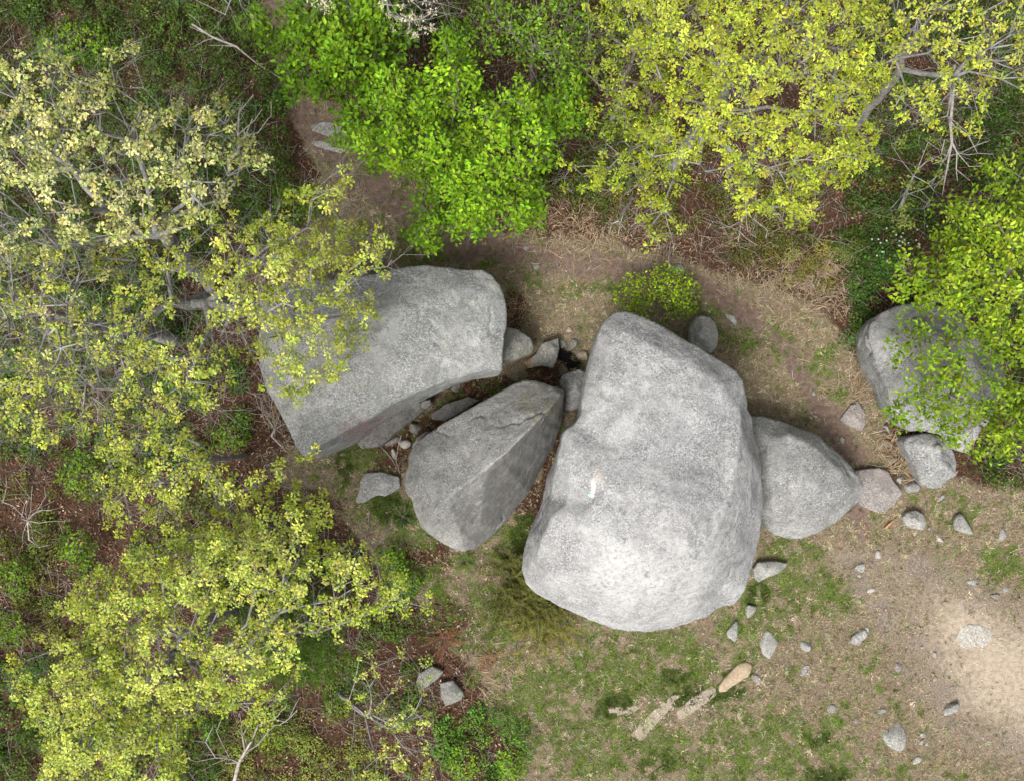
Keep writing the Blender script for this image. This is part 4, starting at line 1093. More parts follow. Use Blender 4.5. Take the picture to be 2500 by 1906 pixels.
CH = 'bright green broadleaf trees'
make_tree('broadleaf_tree', 'glossy deep green broadleaf tree above the woodland trail, top', 'tree', (820, 190, 0), (815, 110, 2.4),
    [([(595, 60), (620, 25), (690, 45), (760, -20), (940, -40), (960, 40), (1010, 60), (1000, 100), (960, 150), (905, 190), (880, 225), (830, 230), (770, 240), (715, 240), (700, 190), (680, 120)], 21, 1.9, 3.5, 1.0)],
    'broadleaf', 121, CHE, (7, 11), (0.135, 0.135), 0.085, B_BROWN, 0.03, 0.06, group=CH, gap=0.08, twig=0.15)
make_tree('broadleaf_tree', 'largest lime green broadleaf tree reaching down to the trail bend', 'tree', (1120, 420, 0), (1110, 320, 2.2),
    [([(820, 270), (870, 250), (920, 180), (975, 170), (1010, 200), (1080, 140), (1075, 90), (1140, 65), (1150, 150), (1190, 230), (1250, 220), (1290, 195), (1330, 240), (1430, 190), (1430, 280), (1370, 340), (1340, 420), (1320, 470), (1320, 550), (1240, 560), (1180, 560), (1160, 590), (1080, 570), (1060, 610), (990, 575), (1050, 545), (1010, 500), (1030, 430), (960, 420), (890, 430), (895, 385), (820, 350)], 21, 1.7, 3.9, 1.0)],
    'broadleaf', 122, CHE2, (7, 11), (0.115, 0.110), 0.085, B_BROWN, 0.05, 0.08, group=CH, gap=0.16, twig=0.18)
make_tree('broadleaf_tree', 'mid green small leaved broadleaf between lime broadleaf and broad oak, top', 'tree', (1290, 230, 0), (1300, 110, 2.0),
    [([(1160, -60), (1420, -60), (1450, 60), (1440, 180), (1400, 260), (1340, 250), (1290, 200), (1230, 180), (1160, 110)], 25, 1.2, 2.8, 0.9)],
    'broadleaf', 123, DUL, (6, 10), (0.095, 0.095), 0.09, B_BROWN, 0.1, 0.05, group=CH, gap=0.30, twig=0.25)
make_tree('broadleaf_tree', 'bright broadleaf tree overhanging the grey boulder at the right edge', 'tree', (2420, 700, 0), (2470, 640, 2.2),
    [([(2580, 380), (2400, 400), (2420, 450), (2390, 480), (2290, 500), (2330, 560), (2270, 580), (2290, 630), (2180, 630), (2200, 680), (2170, 710), (2230, 750), (2300, 760), (2400, 800), (2470, 900), (2480, 1000), (2430, 1060), (2390, 1130), (2440, 1100), (2490, 1130), (2580, 1140)], 24, 2.1, 4.2, 0.95),
     ([(2230, 750), (2300, 760), (2400, 800), (2470, 900), (2480, 1000), (2430, 1060), (2390, 1120), (2330, 1090), (2310, 1060), (2270, 1050), (2260, 1010), (2180, 1050), (2170, 980), (2210, 920), (2190, 860), (2140, 840), (2200, 800)], 29, 2.1, 3.2, 0.95)],
    'broadleaf', 124, ((0.125, 0.215, 0.010), (0.33, 0.455, 0.028)), (6, 10), (0.115, 0.105), 0.085, B_BROWN, 0.06, 0.09, group=CH, gap=0.22, twig=0.2)

# ------------------------------------------------------------------ shrubs
def make_shrub(name, label, px, py, rx, ry, h, seed, cols, leaf=(0.05, 0.045), n=(5, 8), spacing=12, stems=6, mat=None, tpl=T_ELL, group=None, cat='shrub', bark=None, gap=0.15, spread=0.05, tip=0.004):
    r = np.random.default_rng(seed)
    ang = np.linspace(0, 2 * math.pi, 14, endpoint=False)
    poly = [(px + rx * math.cos(a) * r.uniform(0.75, 1.15), py + ry * math.sin(a) * r.uniform(0.75, 1.15)) for a in ang]
    xs, ys = sample_poly(poly, spacing, r)
    d = np.hypot((xs - px) / rx, (ys - py) / ry)
    z = h * np.clip((1.05 - 0.75 * d ** 2) * r.uniform(0.55, 1.0, len(xs)), 0.1, 1)
    hole = fbm2(xs, ys, 30, seed, 2)
    k = hole > np.quantile(hole, gap)
    xs, ys, z = xs[k], ys[k], z[k]
    T = Wa(xs, ys, z)
    B = np.array(W(px, py, 0)); B[2] = float(ground_z(B[None, 0], B[None, 1])[0]) - 0.03
    N, PA, R, limb, nt, ln = grow(B, B + np.array([0, 0, h * 0.35]), T, r, step=0.2, wander=0.03, bf=0.2, tip=tip, expo=2.6)
    root = empty(name, tuple(B))
    tag(root, label, cat, group)
    ids = np.arange(1, len(N))
    tag(mesh_obj('stems', tubes_mesh('stems', (N[PA[ids]] - B, N[ids] - B, R[PA[ids]], R[ids]), 4), bark or B_BROWN, root), kind='stuff')
    ow = unit(T - N[np.maximum(PA[ln], 0)] + 1e-6)
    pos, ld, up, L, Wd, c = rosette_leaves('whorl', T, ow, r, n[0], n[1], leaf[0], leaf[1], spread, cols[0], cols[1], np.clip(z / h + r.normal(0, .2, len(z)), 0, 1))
    tag(mesh_obj('foliage', scatter_mesh('foliage', tpl, pos - B, ld, up, L, Wd, c), mat or M_UNDER, root), kind='stuff')
    return root

LIME = ((0.16, 0.28, 0.010), (0.38, 0.53, 0.025))
BUSHY = ((0.09, 0.18, 0.012), (0.21, 0.34, 0.025))
MID = ((0.06, 0.125, 0.010), (0.15, 0.265, 0.02))
make_shrub('green_shrub', 'airy lime green shrub against the top of the largest boulder', 1603, 722, 108, 78, 1.3, 201, LIME, (0.062, 0.064), (6, 11), 7.5, gap=0.3, spread=0.07)
SH = 'small green bushes in the undergrowth'
for i, (px, py, rx, ry, h, c, lab) in enumerate([
    (30, 1405, 45, 40, .8, MID, 'bright green bush on the left edge left of the big lower oak'),
    (188, 1345, 45, 62, .9, MID, 'tall bright green bush in brown scrub between left edge and oak'),
    (30, 1535, 40, 40, .7, MID, 'bright green bush on the left edge, lower of two'),
    (1245, 1865, 32, 50, .6, BUSHY, 'fresh green bush at the bottom edge by the grass boundary'),
    (1130, 1860, 35, 50, .6, BUSHY, 'small fresh green bush at the bottom, left of the bush at the grass boundary'),
    (955, 1370, 40, 40, .6, MID, 'green bush between the lower oak and the wedge boulder'),
    (985, 1420, 40, 40, .6, MID, 'green bush right behind the outer puffs of the lower oak'),
    (560, 1065, 40, 35, .7, MID, 'green bush under the wide left oak near the slab'),
    (700, 500, 90, 60, .7, MID, 'low green bush in litter left of the trail bend'),
    (180, 110, 120, 60, 1.0, MID, 'broad leaved green bush in the dark thicket at the top left'),
    (640, 560, 60, 40, .6, MID, 'green bush just above the top of the wide left oak'),
    (640, 1790, 60, 40, .6, ((0.13, 0.20, 0.02), (0.25, 0.33, 0.04)), 'olive green bush right of the dead branch at the bottom'),
    (200, 1160, 60, 70, .7, MID, 'green bush in brown scrub below the left oak'),
    (2108, 800, 30, 42, .5, ((0.03, 0.075, 0.012), (0.085, 0.165, 0.02)), 'dark green bush at the upper left foot of the right boulder'),
    (2095, 690, 36, 40, .5, ((0.03, 0.075, 0.012), (0.085, 0.165, 0.02)), 'dark glossy bush in grass left of the overhanging broadleaf'),
    (2160, 640, 38, 38, .6, ((0.03, 0.09, 0.012), (0.07, 0.18, 0.02)), 'dark bush with white flowers left of the overhanging broadleaf top')]):
    make_shrub('green_bush', lab, px, py, rx, ry, h, 210 + i, c, (0.07, 0.072), (8, 12), 9, group=SH, gap=0.1, spread=0.06)

# fern-like seedlings and junipers: feathery sprays
def feather_plant(name, label, cat, px, py, n_fr, length, h, seed, cols, needle=(0.05, 0.006), arc=(0, 360), spread=0.0, group=None, mat=None, dens=26, droop=0.35, pairs=True):
    r = np.random.default_rng(seed)
    B = np.array(W(px, py, 0)); B[2] = float(ground_z(B[None, 0], B[None, 1])[0])
    root = empty(name, tuple(B))
    tag(root, label, cat, group)
    P0, P1, R0, R1 = [], [], [], []
    pos, dirs, ups, L, C = [], [], [], [], []
    for i in range(n_fr):
        a = math.radians(r.uniform(*arc))
        st = np.array([r.normal(0, spread), r.normal(0, spread), 0])
        l = length * r.uniform(0.55, 1.1)
        hh = h * r.uniform(0.5, 1.1)
        pts = []
        for s in range(9):
            t = s / 8
            pts.append(st + np.array([math.cos(a) * l * t, math.sin(a) * l * t, hh * (1 - (1 - t) ** 2) - droop * hh * t ** 3 + 0.02]) + r.normal(0, 0.006, 3))
        pts = np.array(pts)
        P0.append(pts[:-1]); P1.append(pts[1:]); R0.append(np.linspace(.008, .003, 8)); R1.append(np.linspace(.007, .002, 8))
        m = dens
        t = r.uniform(0.15, 1, m) * 7.99
        k = t.astype(int)
        q = pts[k] + (pts[k + 1] - pts[k]) * (t - k)[:, None]
        dd = unit(pts[k + 1] - pts[k])
        sidev = unit(np.cross(dd, [0, 0, 1.0]))
        sg = r.choice([-1, 1], m)
        pos.append(q); dirs.append(unit(sidev * sg[:, None] + dd * 0.8 + r.normal(0, 0.25, (m, 3))))
        ups.append(unit(np.array([0, 0, 1.0]) + r.normal(0, 0.3, (m, 3))))
        L.append(needle[0] * (1.15 - 0.7 * t / 8) * r.uniform(0.7, 1.2, m))
        w = r.uniform(0, 1, (m, 1)) * 0.6 + (i / n_fr) * 0.4
        C.append((np.array(cols[0])[None] * (1 - w) + np.array(cols[1])[None] * w) * jitter_cols((1, 1, 1), m, r, .05, .15))
    tag(mesh_obj('stems', tubes_mesh('stems', (np.concatenate(P0), np.concatenate(P1), np.concatenate(R0), np.concatenate(R1)), 4), B_BROWN, root), kind='stuff')
    tag(mesh_obj('foliage', scatter_mesh('foliage', T_SMALL, np.concatenate(pos), np.concatenate(dirs), np.concatenate(ups), np.concatenate(L), needle[1], np.concatenate(C)), mat or M_NEEDLE, root), kind='stuff')
    return root

OLV = ((0.045, 0.060, 0.010), (0.18, 0.185, 0.025))
feather_plant('juniper', 'dark olive juniper under the lower left flank of the largest boulder', 'juniper', 1285, 1425, 150, 0.8, 0.6, 301, OLV, (0.10, 0.024), (130, 400), 0.38, dens=70)
feather_plant('juniper', 'golden olive juniper sprays spreading below the dark juniper', 'juniper', 1320, 1500, 70, 0.75, 0.4, 302, ((0.12, 0.13, 0.015), (0.32, 0.30, 0.045)), (0.10, 0.02), (170, 350), 0.3, dens=60)
feather_plant('green_seedling', 'feathery green seedling at the lower tip of the wedge boulder', 'seedling', 1135, 1368, 26, 0.38, 0.2, 303, ((0.10, 0.19, 0.02), (0.22, 0.32, 0.04)), (0.07, 0.016), dens=36)
feather_plant('fern', 'dark green fern at the left foot of the wedge boulder', 'fern', 985, 1262, 16, 0.42, 0.25, 304, ((0.03, 0.07, 0.01), (0.08, 0.16, 0.02)), (0.08, 0.018), dens=36)
feather_plant('dead_fern', 'rust red dried fern fronds at the lower clearing edge', 'fern', 1090, 1560, 22, 0.55, 0.15, 305, ((0.20, 0.065, 0.02), (0.42, 0.16, 0.06)), (0.07, 0.014), dens=34, mat=M_LITTER, spread=.1, group='dried ferns')
feather_plant('dead_fern', 'orange dried fern fronds right below the rust red fern', 'fern', 1195, 1605, 18, 0.40, 0.12, 306, ((0.30, 0.14, 0.06), (0.48, 0.26, 0.13)), (0.06, 0.013), dens=34, mat=M_LITTER, spread=.08, group='dried ferns')

# soft white pine under the lower oak
def make_pine(label, base, top, seed, h):
    r = np.random.default_rng(seed)
    B, TP = np.array(W(*base)), np.array(W(*top))
    root = empty('pine_tree', tuple(B))
    tag(root, label, 'tree')
    n = 12
    pts = np.array([B + (TP - B) * (i / n) for i in range(n + 1)]) - B
    mesh_obj('trunk', tubes_mesh('trunk', (pts[:-1], pts[1:], np.linspace(.06, .015, n), np.linspace(.055, .008, n)), 8), B_BROWN, root)
    P0, P1, R0, R1, tp, td = [], [], [], [], [], []
    for lv in range(9):
        t = 0.28 + 0.70 * lv / 8
        q = (TP - B) * t
        L = 1.55 * (1.05 - t) ** 0.75 + 0.12
        m = 7
        for k in range(m):
            a = 2 * math.pi * (k / m) + lv * 0.7 + r.normal(0, .15)
            l = L * r.uniform(.75, 1.15)
            prev = q
            for s in range(1, 6):
                f = s / 5
                p = q + np.array([math.cos(a) * l * f, math.sin(a) * l * f, 0.10 * l * f + 0.12 * f * f]) + r.normal(0, .02, 3)
                P0.append(prev); P1.append(p); R0.append(.014 * (1.2 - f)); R1.append(.012 * (1.1 - f))
                if s >= 2:
                    for e in range(4):
                        dd = np.array([math.cos(a + r.normal(0, .8)), math.sin(a + r.normal(0, .8)), r.uniform(-.05, .4)])
                        tp.append(p + dd * r.uniform(0, .16)); td.append(dd)
                prev = p
    mesh_obj('branches', tubes_mesh('branches', (np.array(P0), np.array(P1), np.array(R0), np.array(R1)), 5), B_BROWN, root)['kind'] = 'stuff'
    tp, td = np.array(tp), unit(np.array(td))
    m = 34
    i = np.repeat(np.arange(len(tp)), m)
    d = unit(td[i] * 0.75 + rand_dirs(len(i), r) * 0.8)
    w = r.uniform(0, 1, (len(i), 1))
    c = (np.array((0.035, 0.085, 0.012)) * (1 - w) + np.array((0.14, 0.235, 0.03)) * w)
    tag(mesh_obj('needles', scatter_mesh('needles', T_NEEDLE, tp[i] + td[i] * r.uniform(0, .1, (len(i), 1)), d, rand_dirs(len(i), r), r.uniform(.08, .14, len(i)), .0065, c), M_NEEDLE, root), kind='stuff')
make_pine('soft green young pine below the right side of the lower left oak', (760, 1500, 0), (700, 1590, 2.6), 311, 2.6)
make_pine('smaller dark pine top showing through gaps in the lower left oak', (640, 1360, 0), (590, 1430, 2.4), 312, 2.4)

# bare dead branches
def dead_branch(label, base, top, poly, spacing, z0, z1, seed, tr=0.04, name='dead_branch', tip=0.005):
    r = np.random.default_rng(seed)
    xs, ys = sample_poly(poly, spacing, r)
    T = Wa(xs, ys, r.uniform(z0, z1, len(xs)))
    B, TP = np.array(W(*base)), np.array(W(*top))
    N, PA, R, limb, nt, ln = grow(B, TP, T, r, step=0.25, wander=0.07, bf=0.6, tip=tip, trunk_r=tr)
    root = empty(name, tuple(B))
    tag(root, label, 'branch', 'bare dead branches')
    ids = np.arange(1, nt)
    mesh_obj('stem', tubes_mesh('stem', (N[PA[ids]] - B, N[ids] - B, R[PA[ids]], R[ids]), 7), B_DEAD, root)
    ids = np.arange(nt, len(N))
    tag(mesh_obj('twigs', tubes_mesh('twigs', (N[PA[ids]] - B, N[ids] - B, np.minimum(R[PA[ids]], R[ids] * 1.6), R[ids]), 5), B_DEAD, root), kind='stuff')
dead_branch('bare dead branch fanning out at the bottom edge below the big oak', (560, 1915, 0.2), (630, 1770, 1.5), [(440, 1830), (520, 1760), (600, 1720), (690, 1690), (760, 1700), (700, 1770), (640, 1800), (560, 1870), (470, 1900)], 26, .5, 2.2, 321, .045)
dead_branch('bare grey twigs poking out of the thicket above the left oak', (560, 420, 1.0), (600, 330, 3.2), [(560, 260), (640, 220), (680, 260), (660, 310), (600, 350), (560, 340)], 24, 3.0, 4.0, 322, .035)
dead_branch('bare twigs under the lower rim of the broad bright oak', (1830, 470, .4), (1800, 560, 1.4), [(1740, 540), (1800, 520), (1880, 560), (1870, 600), (1790, 600)], 18, .8, 2.0, 323, .03)
dead_branch('bare forked twig at the trail edge below the small oak lobe', (1540, 480, .4), (1510, 540, 1.5), [(1480, 540), (1520, 520), (1540, 560), (1500, 590), (1470, 580)], 18, 1.0, 2.0, 324, .025)
dead_branch('pale dead branch lying in dark thicket beside the woodland trail', (470, 60, .6), (690, 195, .5), [(440, 20), (520, 60), (600, 120), (680, 170), (560, 140), (470, 120)], 30, .4, .9, 325, .025)
dead_branch('bare scrub twigs on brown litter at the left edge', (90, 1330, .1), (60, 1230, .6), [(0, 1150), (120, 1180), (180, 1280), (120, 1340), (20, 1330)], 22, .2, .9, 326, .02)
dead_branch('crooked grey branch in the gap under the left end of the slab', (690, 1090, .3), (640, 980, 1.2), [(580, 960), (640, 930), (690, 990), (720, 1080), (650, 1080)], 20, .5, 1.6, 327, .025)
dead_branch('long bare branch hanging from the top right oak towards the trail', (2330, 160, 3.5), (2300, 480, 1.6), [(2270, 330), (2340, 300), (2460, 330), (2440, 420), (2330, 460), (2280, 500)], 30, 1.5, 3.2, 328, .03)

# fallen sticks
def stick(name, label, pts, r0, mat):
    P = np.array([W(*p) for p in pts])
    B = P[0].copy(); B[2] = 0
    me = tubes_mesh(name, (P[:-1] - B, P[1:] - B, np.linspace(r0, r0 * .7, len(P) - 1), np.linspace(r0 * .92, r0 * .5, len(P) - 1)), 7)
    tag(mesh_obj(name, me, mat, None, tuple(B)), label, 'stick', 'fallen sticks')
stick('stick', 'thin brown stick in dry grass left of the wedge boulder', [(902, 1245, .06), (900, 1275, .05), (899, 1300, .05), (905, 1318, .04)], .014, B_BROWN)
stick('stick', 'long thin pale stick in red litter beside the white stones', [(980, 1060, .25), (972, 1090, .2), (967, 1125, .12), (976, 1155, .08)], .012, B_DEAD)
stick('stick', 'dark stick crossing below the narrow dark slab', [(930, 1090, .22), (945, 1105, .18), (958, 1122, .14), (968, 1140, .1)], .02, B_BROWN)
stick('wood_scrap', 'orange splintered wood scrap below the pinkish flat rock', [(2161, 1289, .05), (2172, 1278, .06), (2181, 1270, .05)], .028, plain_material('fresh_wood', (0.42, 0.20, 0.09), (0.55, 0.32, 0.16)))
stick('stick', 'pale straight stick in dry grass right of the largest boulder top', [(1866, 950, .06), (1876, 962, .05), (1891, 974, .05)], .009, B_DEAD)
stick('stick', 'short pale stick on the trail near the right boulder', [(1934, 905, .05), (1935, 918, .05), (1937, 930, .04)], .01, B_DEAD)

# rotten log sunk in the grass
def rotten_log():
    cl = [(1832, 1622, 19), (1812, 1636, 20), (1795, 1650, 17), (1778, 1664, 14), (1766, 1677, 12), (1757, 1686, 8)]
    V, F = [], []
    B = np.array(W(1795, 1655, 0))
    S = 18
    cl2 = []
    for i in range(len(cl) - 1):
        for t in np.linspace(0, 1, 7)[:-1]:
            cl2.append([cl[i][k] * (1 - t) + cl[i + 1][k] * t for k in range(3)])
    cl2.append(cl[-1])
    n = len(cl2)
    for i, (x, y, w) in enumerate(cl2):
        a, b = cl2[max(0, i - 1)], cl2[min(n - 1, i + 1)]
        d = np.array([b[0] - a[0], -(b[1] - a[1])]); d /= np.linalg.norm(d)
        s = np.array([-d[1], d[0]])
        e = min(i, n - 1 - i)
        ww = w * K * math.sqrt(min(1, (e + 0.35) / 5))
        p = np.array(W(x, y, 0))
        for k in range(S):
            an = 2 * math.pi * k / S
            V.append([p[0] + s[0] * math.cos(an) * ww, p[1] + s[1] * math.cos(an) * ww, 0.0 + math.sin(an) * ww * 0.5])
    for i in range(n - 1):
        for k in range(S):
            F.append([i * S + k, i * S + (k + 1) % S, (i + 1) * S + (k + 1) % S, (i + 1) * S + k])
    V = np.array(V); 
    V[:, 2] += (fbm(V * 9, 5, 3) - .5) * .05
    V[:, :2] += ((fbm(V * 7, 6, 3) - .5) * .06)[:, None]
    V -= np.array([B[0], B[1], 0])
    me = np_mesh('rotten_log', V, np.array(F), None, True)
    bm = bmesh.new(); bm.from_mesh(me)
    bmesh.ops.holes_fill(bm, edges=[e for e in bm.edges if e.is_boundary])
    bmesh.ops.recalc_face_normals(bm, faces=bm.faces)
    bm.to_mesh(me); bm.free()
    o = mesh_obj('rotten_log', me, plain_material('rotten_wood', (0.42, 0.335, 0.235), (0.32, 0.245, 0.165), 14), None, (B[0], B[1], 0))
    tag(o, 'half buried tan rotten log ringed by green grass', 'log')
rotten_log()

# ------------------------------------------------------------------ ground cover: grass, litter, low undergrowth (uncountable)
def px_xy(px, py):
    return (px - CX) * K, (CY - py) * K

def cover_points(n, r, box=(-140, -120, 2640, 2030)):
    return r.uniform(box[0], box[2], n), r.uniform(box[1], box[3], n)

def ground_pos(px, py, dz=0.0):
    x, y = px_xy(px, py)
    return np.stack([x, y, ground_z(x, y) + dz], -1)

r_ = np.random.default_rng(501)
# tufts: each a small fan of blades with one tint
px, py = cover_points(120000, r_)
f = fields(px, py)
dens = np.clip(f['open'] * (1 - 0.92 * f['path']) * (1 - f['sand']) * (1 - 0.45 * f['bare']) * (1 - 0.6 * f['mud']) * (1 - 0.8 * np.minimum(f['litter'], f['open'])) * (1 - f['soot']) * (1 - .95 * f['chips']) + 0.35 * np.maximum(f['green'], f['dark']), 0, 1)
k = r_.random(len(px)) < dens * sstep(0.28, 0.58, fbm2(px, py, 9, 61, 2)) * 0.95
px, py = px[k], py[k]; g = {q: v[k] for q, v in f.items()}
nt_ = len(px)
isg = r_.random(nt_) < np.clip(g['green'] * 0.72 + g['dark'] * 0.95 + 0.05, 0, 1)
tone = np.exp(r_.normal(0, .33, (nt_, 1))) * (1 + r_.normal(0, .07, (nt_, 3)))
lush = fbm2(px, py, 45, 67, 3)[:, None]
tuft_c = np.where(isg[:, None], np.array((0.12, 0.19, 0.026)) * (1.35 - lush * 0.75) * (1 - g['dark'][:, None] * 0.68), np.array((0.33, 0.278, 0.188)) * (1 - .25 * g['mud'][:, None])) * tone  # green blades darkened on dark grass and in the painted shade
size = np.where(isg, r_.uniform(.05, .11, nt_), r_.uniform(.05, .13, nt_))
cnt = r_.integers(6, 12, nt_)
q = np.repeat(np.arange(nt_), cnt)
n = len(q)
d = rand_dirs(n, r_, 0.1, 0.85)
off_ = r_.normal(0, 1, (n, 2)) * (size[q] * .35)[:, None]
p = ground_pos(px[q] + off_[:, 0] / K, py[q] + off_[:, 1] / K)
o = mesh_obj('turf_grass', scatter_mesh('turf_grass', T_NEEDLE, p, d, np.tile([0, 0, 1.0], (n, 1)) + r_.normal(0, .3, (n, 3)), size[q] * r_.uniform(.6, 1.2, n), r_.uniform(.009, .017, n), tuft_c[q] * np.exp(r_.normal(0, .18, (n, 1)))), M_GRASS)
tag(o, 'short mixed straw and green grass of the clearing', 'grass', kind='stuff')

# long dead grass tufts
tx, ty = [], []
for (a, b, s, m) in [(1990, 690, 70, 1500), (1900, 700, 60, 900), (2040, 660, 50, 700), (1850, 560, 50, 350), (2110, 930, 45, 700), (2190, 1100, 40, 700), (2210, 1140, 35, 500), (1600, 590, 60, 500), (1420, 560, 60, 700), (1740, 860, 35, 400),
                     (640, 640, 60, 500), (700, 680, 60, 400), (860, 260, 40, 300), (700, 1010, 35, 300), (1310, 1380, 25, 250), (1180, 1660, 40, 300), (1250, 770, 35, 400), (1420, 590, 60, 500), (1300, 560, 60, 400), (800, 480, 60, 300)]:
    m = int(m * .38); tx.append(r_.normal(a, s, m)); ty.append(r_.normal(b, s * .7, m))
tx, ty = np.concatenate(tx), np.concatenate(ty)
n = len(tx)
q = fbm2(tx, ty, 26, 71, 2)
ang = q * 14 + r_.normal(0, .5, n)
d = np.stack([np.cos(ang), np.sin(ang), r_.uniform(.08, .6, n)], -1)
o = mesh_obj('dead_grass_tufts', scatter_mesh('dead_grass_tufts', T_BLADE, ground_pos(tx, ty, .01), d, np.tile([0, 0, 1.0], (n, 1)), r_.uniform(.18, .42, n), r_.uniform(.007, .013, n), np.array((0.35, 0.265, 0.175)) * np.exp(r_.normal(0, .28, (n, 1))) * (1 + r_.normal(0, .06, (n, 3)))), M_GRASS)
tag(o, 'long tangled dead grass along the trail margin', 'grass', kind='stuff')

# fallen leaves
px, py = cover_points(150000, r_)
f = fields(px, py)
lit = np.clip(f['litter'] + 0.05 * f['open'], 0, 1) * (1 - .75 * f['path']) * (1 - f['sand'])
k = r_.random(len(px)) < lit * (0.25 + 0.75 * sstep(.35, .6, fbm2(px, py, 40, 81, 3)))
px, py = px[k], py[k]
n = len(px)
pick = r_.random((n, 1))
c = np.where(pick < .5, np.array((0.14, 0.066, 0.042)), np.where(pick < .84, np.array((0.20, 0.12, 0.08)), np.array((0.32, 0.24, 0.18)))) * np.exp(r_.normal(0, .3, (n, 1)))
d = rand_dirs(n, r_, -.25, .35)
o = mesh_obj('leaf_litter', scatter_mesh('leaf_litter', T_SMALL, ground_pos(px, py, r_.uniform(.01, .05, n)), d, np.tile([0, 0, 1.0], (n, 1)) + r_.normal(0, .5, (n, 3)), r_.uniform(.05, .11, n), r_.uniform(.035, .06, n), c), M_LITTER)
tag(o, 'red brown fallen leaves covering the woodland floor', 'leaf litter', kind='stuff')

# low undergrowth: clumps of small leaves rising to knee height
UNDER = [ # polygon, density, colour low, colour high, height, leaf
 ([(-150, -130), (600, -130), (640, 60), (690, 200), (730, 330), (700, 440), (560, 560), (420, 700), (-150, 700)], 1.0, (0.016, 0.036, 0.008), (0.075, 0.125, 0.022), .75, .055),
 ([(-150, 700), (420, 700), (600, 900), (600, 1080), (420, 1150), (-150, 1080)], .8, (0.020, 0.045, 0.010), (0.09, 0.16, 0.025), .6, .055),
 ([(-150, 1080), (420, 1150), (600, 1180), (500, 1400), (200, 1600), (-150, 1700)], .34, (0.045, 0.05, 0.014), (0.13, 0.165, 0.03), .4, .05),
 ([(560, 1750), (860, 1720), (960, 1960), (520, 1960)], 0.8, (0.07, 0.09, 0.015), (0.19, 0.22, 0.045), .3, .04),
 ([(960, 1760), (1130, 1620), (1290, 1800), (1330, 2000), (960, 2000)], .5, (0.03, 0.07, 0.012), (0.12, 0.24, 0.03), .35, .05),
 ([(600, 1400), (850, 1350), (980, 1420), (1090, 1600), (1000, 1760), (560, 1750)], .5, (0.03, 0.06, 0.012), (0.12, 0.20, 0.03), .35, .05),
 ([(-150, 1600), (300, 1600), (560, 1750), (520, 2050), (-150, 2050)], .7, (0.02, 0.045, 0.010), (0.08, 0.15, 0.02), .5, .05),
 ([(830, -130), (1560, -130), (1600, 420), (1480, 540), (1330, 540), (1000, 420), (900, 280)], .62, (0.025, 0.045, 0.010), (0.10, 0.145, 0.025), .45, .05),
 ([(1450, 300), (2150, 330), (2180, 480), (2130, 600), (1990, 660), (1780, 640), (1600, 570), (1450, 510)], .55, (0.045, 0.055, 0.012), (0.145, 0.15, 0.035), .35, .045),
 ([(2050, -130), (2640, -130), (2640, 560), (2300, 560), (2120, 640), (2040, 560), (2120, 400)], .85, (0.015, 0.035, 0.008), (0.075, 0.125, 0.022), .65, .055),
 ([(2040, 600), (2160, 560), (2260, 620), (2180, 760), (2150, 880), (2090, 880), (2040, 760)], .6, (0.02, 0.045, 0.010), (0.08, 0.14, 0.025), .4, .05),
 ([(2300, 560), (2640, 500), (2640, 1190), (2440, 1190), (2360, 1130), (2470, 960)], .8, (0.015, 0.03, 0.008), (0.07, 0.12, 0.022), .5, .055),
 ([(1870, 600), (2060, 600), (2040, 700), (1900, 680)], .6, (0.09, 0.09, 0.015), (0.21, 0.19, 0.035), .3, .04),
 ([(930, 1340), (1010, 1350), (1010, 1440), (940, 1440)], .8, (0.04, 0.09, 0.012), (0.13, 0.26, 0.03), .3, .05),
]
PO, DI, UP, LL, CC = [], [], [], [], []
for i, (poly, dn, c0, c1, h, lf) in enumerate(UNDER):
    # every clump is a small dome of leaves; clumps differ in size, height and tint
    bx_, by_ = sample_poly(poly, 17, r_)
    bx_, by_ = bx_ + (fbm2(bx_, by_, 60, 91, 3) - .5) * 90, by_ + (fbm2(bx_, by_, 60, 93, 3) - .5) * 90
    cl = fbm2(bx_, by_, 60, 95 + i, 3)
    keep = cl > np.quantile(cl, 1 - dn) if dn < 1 else cl > 0
    keep &= (r_.random(len(bx_)) < .9)
    for (ax_, ay_, ar_) in ((1055, 1655, 48), (1105, 1692, 48), (800, 330, 90), (1120, 1560, 60)):
        keep &= np.hypot(bx_ - ax_, by_ - ay_) > ar_
    bx_, by_, cl = bx_[keep], by_[keep], cl[keep]
    nb = len(bx_)
    rad = r_.uniform(11, 27, nb)
    hb = h * r_.uniform(.35, 1.15, nb) * (0.6 + 0.8 * (cl - cl.min()) / (np.ptp(cl) + 1e-6))
    lsz = lf * r_.uniform(.8, 1.55, nb)
    cnt = np.clip((rad * K / lsz) ** 2 * 7.4, 12, 100).astype(int)
    tone = np.exp(r_.normal(0, .30, (nb, 1))) * (1 + r_.normal(0, .10, (nb, 3)) * np.array([1.2, .4, 1]))
    q = np.repeat(np.arange(nb), cnt)
    n = len(q)
    dd = rand_dirs(n, r_, 0.0, 1.0)
    rr = r_.uniform(.6, 1.0, n)
    x = bx_[q] + dd[:, 0] * rad[q] * rr
    y = by_[q] + dd[:, 1] * rad[q] * rr
    z = hb[q] * (0.15 + 0.85 * dd[:, 2] * rr)
    PO.append(ground_pos(x, y, z + .02))
    DI.append(unit(dd * np.array([1, -1, .3]) + rand_dirs(n, r_, -.3, .4) * .8))
    UP.append(unit(dd * np.array([.7, -.7, 1]) + np.array([0, 0, .7]) + r_.normal(0, .35, (n, 3))))
    LL.append(lsz[q] * r_.uniform(.7, 1.25, n))
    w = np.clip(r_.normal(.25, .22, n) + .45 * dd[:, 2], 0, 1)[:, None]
    CC.append(1.25 * (np.array(c0) * (1 - w) + np.array(c1) * w) * tone[q] * jitter_cols((1, 1, 1), n, r_, .06, .15))
